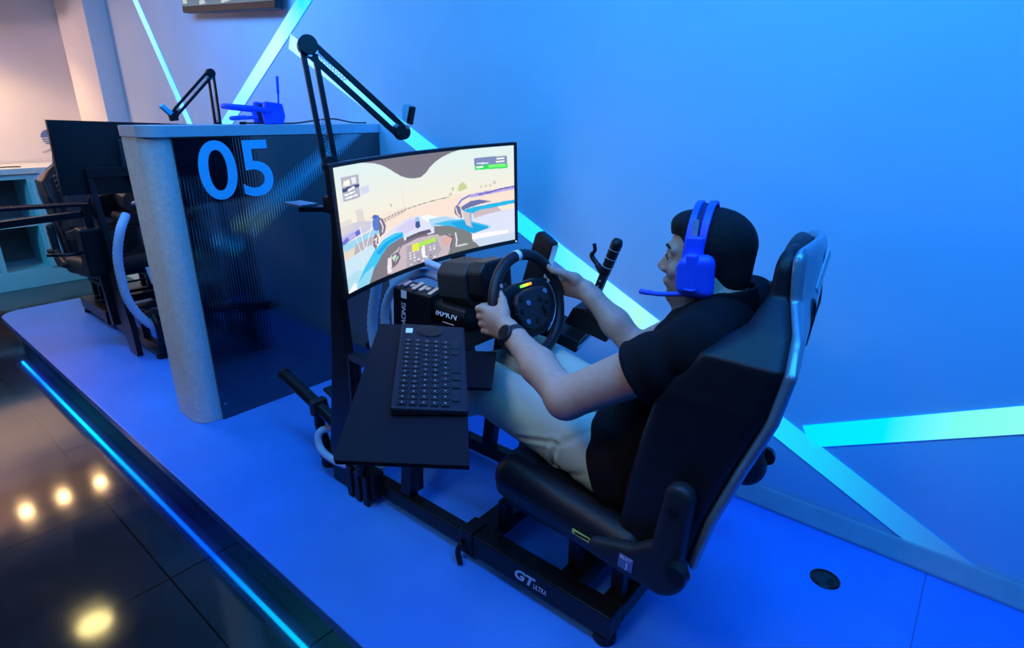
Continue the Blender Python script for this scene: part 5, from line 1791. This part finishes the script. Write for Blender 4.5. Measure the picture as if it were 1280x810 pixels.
def cut_tr(D, X, Y, Z):
    for k_, a_ in ((KL, AL), (KR, AR)):
        d_ = (a_ - k_) / np.linalg.norm(a_ - k_)
        m_ = a_ - d_ * 0.02
        pl = (X - m_[0]) * d_[0] + (Z - m_[2]) * d_[2]
        D = np.where(X < -1.3, smax(D, pl + 0 * D, 0.004), D)
    w = 0.0060 * np.exp(-((X + 0.75) / 0.05) ** 2) * (np.abs(np.sin(42 * X + 30 * Z + 1.5 * np.sin(20 * Y))) ** 0.5 - 0.7)
    w = w + 0.0042 * np.exp(-((X + 0.70) / 0.06) ** 2) * np.maximum(0, np.sin(60 * (Z - 0.6 * X) + 1.5)) ** 4
    w = w + 0.0040 * np.exp(-((X + 1.10) / 0.08) ** 2) * np.sin(62 * X - 40 * Z + 14 * Y)
    w = w + 0.0015 * np.sin(23 * X + 31 * Z) * np.sin(19 * Y)
    # two sharp creases running up the near hip
    for x_a, z_a, x_b, z_b in ((-0.86, 0.475, -0.745, 0.505), (-0.735, 0.50, -0.755, 0.42)):
        dx_, dz_ = x_b - x_a, z_b - z_a
        t_ = np.clip(((X - x_a) * dx_ + (Z - z_a) * dz_) / (dx_ ** 2 + dz_ ** 2), 0, 1)
        r_ = np.sqrt((X - x_a - t_ * dx_) ** 2 + (Z - z_a - t_ * dz_) ** 2)
        w = w + (0.0035 * np.exp(-(r_ / 0.006) ** 2) - 0.0030 * np.exp(-((r_ - 0.013) / 0.007) ** 2)) * (Y < MY)
    return D + w


tr_.full(cut_tr)
field_obj('trousers', tr_, M['pants'], dr)
# shoes on the pedals
for a_, sgn in ((AL, -1), (AR, 1)):
    f_ = Field(a_ + np.array([-0.20, -0.08, -0.14]), a_ + np.array([0.08, 0.08, 0.08]), 0.004)
    f_.cap(a_ + np.array([0.0, 0, -0.02]), a_ + np.array([0.02, 0, -0.075]), 0.042, 0.036, k=0.03)
    f_.cap(a_ + np.array([0.015, 0, -0.085]), a_ + np.array([-0.125, 0, -0.005]), 0.036, 0.034, k=0.03)
    field_obj('shoe', f_, M['shoe'], dr)

# ------------------------------------------------------------------ wrist watch
wt = thing('wristwatch', 'black wristwatch on the left wrist of the driver', 'watch', tuple(wrL))
fd = Vector(ELL - wrL).normalized()
wcen = Vector(wrL) + fd * 0.028
m_ = zframe(wcen - fd * 0.012, fd)
bm = NB(); lathe(bm, [(0.0295, 0), (0.0335, 0.002), (0.0340, 0.012), (0.0335, 0.022), (0.0295, 0.024)], m_, 36); obj('strap', bm, M['watch'], wt, smooth=True)
outw = Vector((-0.10, -0.86, 0.50)); outw = (outw - fd * outw.dot(fd)).normalized()
wm = zframe(wcen + outw * 0.032, outw)
bm = NB(); lathe(bm, [(0.021, 0), (0.0215, 0.007), (0.019, 0.010), (0.0, 0.010)], wm, 32); obj('case', bm, M['watch'], wt, bevel=0.001)
bm = NB(); lathe(bm, [(0.0165, 0.0101), (0.0165, 0.0108)], wm, 32); obj('dial', bm, M['metal'], wt)

# ------------------------------------------------------------------ headset on the head
hd = thing('headset', 'bright blue headset with a microphone boom worn on the head of the driver', 'headset', tuple(hw_((0, 0, 0.06))))


def hv(a, b_, c):
    return Vector(hw_((a, b_, c)))


def band(name, x_off, w, r_in, th, material, parent, a0=-62, a1=242):
    """arched strap over the head, rectangular section, leaning back at the top"""
    bm_ = NB()
    prev = None
    n = 40
    for i in range(n + 1):
        a = math.radians(a0 + (a1 - a0) * i / n)
        cy_, cz_ = math.cos(a), math.sin(a)
        if a0 < 0:
            pass
        y = cy_ * (r_in)
        z = 0.018 + cz_ * (r_in + 0.030) if cz_ > 0 else 0.018 + cz_ * 0.06
        lean = -0.012 * max(0, cz_) + 0.004
        out = Vector((0, cy_, cz_ if cz_ > 0 else 0)).normalized()
        ring = []
        for dx, dr_ in ((-w / 2, 0), (w / 2, 0), (w / 2, th), (-w / 2, th)):
            ring.append(bm_.verts.new(hv(x_off + lean + dx, y + out.y * dr_, z + out.z * dr_)))
        if prev:
            for k in range(4):
                j = (k + 1) % 4
                bm_.faces.new((prev[k], prev[j], ring[j], ring[k]))
        else:
            bm_.faces.new(ring[::-1])
        prev = ring
    bm_.faces.new(prev)
    return obj(name, bm_, material, parent, bevel=0.002)


band('headband_rail', 0.0275, 0.016, 0.0855, 0.008, M['headset'], hd, -5, 185)
band('headband_rail', -0.0035, 0.018, 0.0855, 0.008, M['headset'], hd, -5, 185)
band('headband_pad', 0.011, 0.020, 0.0835, 0.004, M['headset_pad'], hd, 30, 150)
for s in (-1, 1):
    # yoke: broad plate joining both rails down to the cup
    f_ = Field(np.minimum(hw_((-0.06, s * 0.065, -0.10)), hw_((0.08, s * 0.145, 0.09))) - 0.01, np.maximum(hw_((-0.06, s * 0.065, -0.10)), hw_((0.08, s * 0.145, 0.09))) + 0.01, 0.0026)
    f_.rbox(hw_((0.010, s * 0.0955, 0.030)), (0.040, 0.012, 0.075), 0.005, HR, k=0.006)
    f_.rbox(hw_((0.010, s * 0.1145, -0.010)), (0.026, 0.014, 0.080), 0.005, HR, k=0.008)
    field_obj('yoke', f_, M['headset'], hd)
    bm = NB()
    for_fr = frame(hv(0.0125, s * 0.0865, 0.082), Vector(HR[:, 0]), Vector(HR @ np.array([0, -0.30 * s, 1.0])).normalized(), Vector(HR[:, 1]) * s)
    prism(bm, rrect(0.013, 0.050, 0.004, 3), 0.004, for_fr); obj('band_insert', bm, M['grey_insert'], hd, label='grey insert of the headband')
    f_ = Field(np.minimum(hw_((-0.07, s * 0.06, -0.10)), hw_((0.08, s * 0.14, 0.07))) - 0.01, np.maximum(hw_((-0.07, s * 0.06, -0.10)), hw_((0.08, s * 0.14, 0.07))) + 0.01, 0.0026)
    f_.rbox(hw_((0.004, s * 0.100, -0.022)), (0.082, 0.030, 0.098), 0.020, HR, k=0.006)
    f_.rbox(hw_((0.018, s * 0.108, -0.020)), (0.050, 0.022, 0.075), 0.012, HR, k=0.010)

    def chamf(D, X, Y, Z, s=s):
        x, y, z = X - HC[0], Y - HC[1], Z - HC[2]
        a = HR[0, 0] * x + HR[1, 0] * y + HR[2, 0] * z
        c = HR[0, 2] * x + HR[1, 2] * y + HR[2, 2] * z
        d = smax(D, (a * 0.80 - (c + 0.022) * 0.60 - 0.048), 0.004)
        d = smax(d, (a * 0.80 + (c + 0.022) * 0.60 - 0.050), 0.004)
        d = smax(d, (-a * 0.75 + (c + 0.022) * 0.66 - 0.052), 0.004)
        return smax(d, (-a * 0.75 - (c + 0.022) * 0.66 - 0.052), 0.004)
    f_.full(chamf)
    cup = field_obj('ear_cup', f_, M['headset'], hd)
    f_ = Field(np.minimum(hw_((-0.06, s * 0.05, -0.09)), hw_((0.07, s * 0.11, 0.05))) - 0.01, np.maximum(hw_((-0.06, s * 0.05, -0.09)), hw_((0.07, s * 0.11, 0.05))) + 0.01, 0.003)
    f_.rbox(hw_((0.004, s * 0.078, -0.022)), (0.070, 0.022, 0.086), 0.011, HR, k=0.006)
    field_obj('ear_cushion', f_, M['headset_pad'], cup)
    bm = NB(); tube(bm, [hv(-0.004, s * 0.1185, -0.050), hv(0.008, s * 0.1225, -0.052), hv(0.024, s * 0.1215, -0.050)], 0.003, 8); obj('volume_ridge', bm, M['headset'], cup, smooth=True)
bm = NB()
tube(bm, smooth_path([hv(0.020, 0.108, -0.064), hv(0.050, 0.106, -0.068), hv(0.085, 0.095, -0.074), hv(0.118, 0.078, -0.078)]), 0.0054, 10); obj('microphone_stalk', bm, M['headset'], hd, smooth=True)
bm = NB(); tube(bm, [hv(0.112, 0.081, -0.077), hv(0.124, 0.075, -0.0785), hv(0.142, 0.066, -0.080)], 0.0062, 12); obj('microphone_tip', bm, M['headset'], hd, smooth=True)

# ------------------------------------------------------------------ spare headset on the partition
h2 = thing('headset', 'spare blue headset lying on top of the number partition', 'headset', (-2.60, -0.45, 1.2575))
pf2 = frame((-2.62, -0.545, 1.2575), (0.10, 0.995, 0), (-0.995, 0.10, 0), (0, 0, 1)) @ Matrix.Diagonal((0.90, 1.0, 1.65, 1))    # x along the wall normal


def q2(a, b_, c):
    return pf2 @ Vector((a, b_, c))


for s, nm in ((-1, 'ear_cup'), (1, 'ear_cup')):
    bm = NB()
    prism(bm, [(-0.045, 0.0), (0.045, 0.0), (0.058, 0.02), (0.050, 0.052), (-0.035, 0.058), (-0.05, 0.03)], 0.032,
          pf2 @ Matrix(((1, 0, 0, 0.05), (0, 0, 1, s * 0.055 - 0.016), (0, 1, 0, 0), (0, 0, 0, 1))))
    cpp = obj('ear_cup', bm, M['headset'], h2, bevel=0.006)
    bm = NB()
    prism(bm, rrect(0.07, 0.045, 0.015, 4), 0.016, pf2 @ Matrix(((1, 0, 0, 0.05), (0, 0, 1, s * 0.034 - 0.008), (0, 1, 0, 0.028), (0, 0, 0, 1))))
    obj('ear_cushion', bm, M['headset_pad'], cpp, bevel=0.004)
bm = NB(); tube(bm, smooth_path([q2(0.03, -0.07, 0.035), q2(-0.06, -0.072, 0.040), q2(-0.135, -0.045, 0.044), q2(-0.15, 0.0, 0.045), q2(-0.135, 0.045, 0.044), q2(-0.06, 0.072, 0.040), q2(0.03, 0.07, 0.035)]), 0.011, 10)
obj('headband', bm, M['headset'], h2, smooth=True)
bm = NB(); tube(bm, smooth_path([q2(-0.03, -0.07, 0.018), q2(-0.10, -0.052, 0.016), q2(-0.125, 0.0, 0.014), q2(-0.10, 0.052, 0.016), q2(-0.03, 0.07, 0.018)]), 0.008, 10)
obj('headband_pad', bm, M['headset'], h2, smooth=True)
bm = NB(); tube(bm, smooth_path([q2(0.075, -0.075, 0.045), q2(0.080, -0.075, 0.075), q2(0.087, -0.072, 0.12)]), [0.004] * 9 + [0.006] * 8, 8)
obj('microphone_stalk', bm, M['headset'], h2, smooth=True)
b = NB()
tube(b, smooth_path([(-2.60, -0.62, 1.2625), (-2.59, -0.60, 1.2625), (-2.56, -0.50, 1.2620), (-2.555, -0.40, 1.2620), (-2.57, -0.30, 1.272), (-2.56, -0.20, 1.280), (-2.52, -0.12, 1.264), (-2.50, -0.05, 1.2620)]), 0.0032, 8)
tube(b, [(-2.60, -0.64, 1.263), (-2.60, -0.615, 1.263)], 0.006, 10)
tag(obj('headset_cable', b, M['plastic'], smooth=True), 'thin black headset cable trailing over the top of the number partition', 'cable')

# ================================================================== THE SECOND SIMULATOR (turned round, beyond the partition)
PIV = Vector((-2.62, MY, 0))


def turn(root, label, dx=0.0, dy=0.0, dz=0.0):
    l = root.location
    return dup(root, (2 * PIV.x - l.x + dx, 2 * PIV.y - l.y + dy, l.z + dz), PI, label)


turn(rig, 'black steel simulator frame beyond the partition, facing this way')
turn(seat, 'black racing seat beyond the partition, empty, mostly behind a monitor', -0.05)
turn(base, 'black wheel motor beyond the partition, behind the turned away monitor')
turn(sw, 'black steering wheel beyond the partition, behind the turned away monitor')
turn(ms, 'black two-post monitor stand beyond the partition', 0, 0, 0)
mon2 = turn(mon, 'turned away monitor beyond the partition, seen as a plain dark back panel', 0, 0.075, 0.06)
hs5 = thing('cable_sleeve', 'blue-white cable sleeve curving down the front of the simulator beyond the partition', 'cable sleeve', (-3.45, -0.95, 0.2))
bm = NB(); tube(bm, smooth_path([(-3.50, -0.88, 0.80), (-3.45, -0.938, 0.723), (-3.45, -0.973, 0.603), (-3.45, -0.980, 0.475), (-3.45, -0.972, 0.363), (-3.45, -0.934, 0.263), (-3.45, -0.88, 0.187), (-3.47, -0.83, 0.14)], 10), 0.022, 12, 0.05)
obj('sleeve', bm, M['hose'], hs5, smooth=True)
turn(sf, 'black shifter box beyond the partition on the aisle side of its simulator', 0.0, 0.0, 0.0)
hs4 = turn(hs2, 'pale blue cable sleeve hanging down the stand beyond the partition')
t2 = thing('keyboard_tray', 'black tray with long flat arms reaching out to the left beyond the partition', 'tray', (-3.95, -1.15, 0.80))
bm = NB(); bar(bm, (-3.82, -0.98, 0.835), (-3.95, -1.42, 0.835), 0.10, 0.014); obj('board', bm, M['tray'], t2)
bm = NB(); bar(bm, (-3.80, -1.00, 0.785), (-3.90, -1.42, 0.755), 0.05, 0.035); obj('swivel_arm', bm, M['metal'], t2, bevel=0.004)
bm = NB(); bar(bm, (-3.80, -0.96, 0.14), (-3.80, -0.98, 0.84), 0.04, 0.04, (1, 0, 0)); obj('arm_post', bm, M['metal'], t2)
bm = NB(); box(bm, (-3.80, -0.99, 0.58), (0.12, 0.10, 0.26)); obj('bracket_box', bm, M['plastic'], t2, bevel=0.01)
bm = NB(); tube(bm, [(-3.80, -1.03, 0.58), (-3.81, -1.10, 0.575), (-3.83, -1.19, 0.585)], 0.009, 8); obj('lever', bm, M['plastic'], t2, smooth=True)
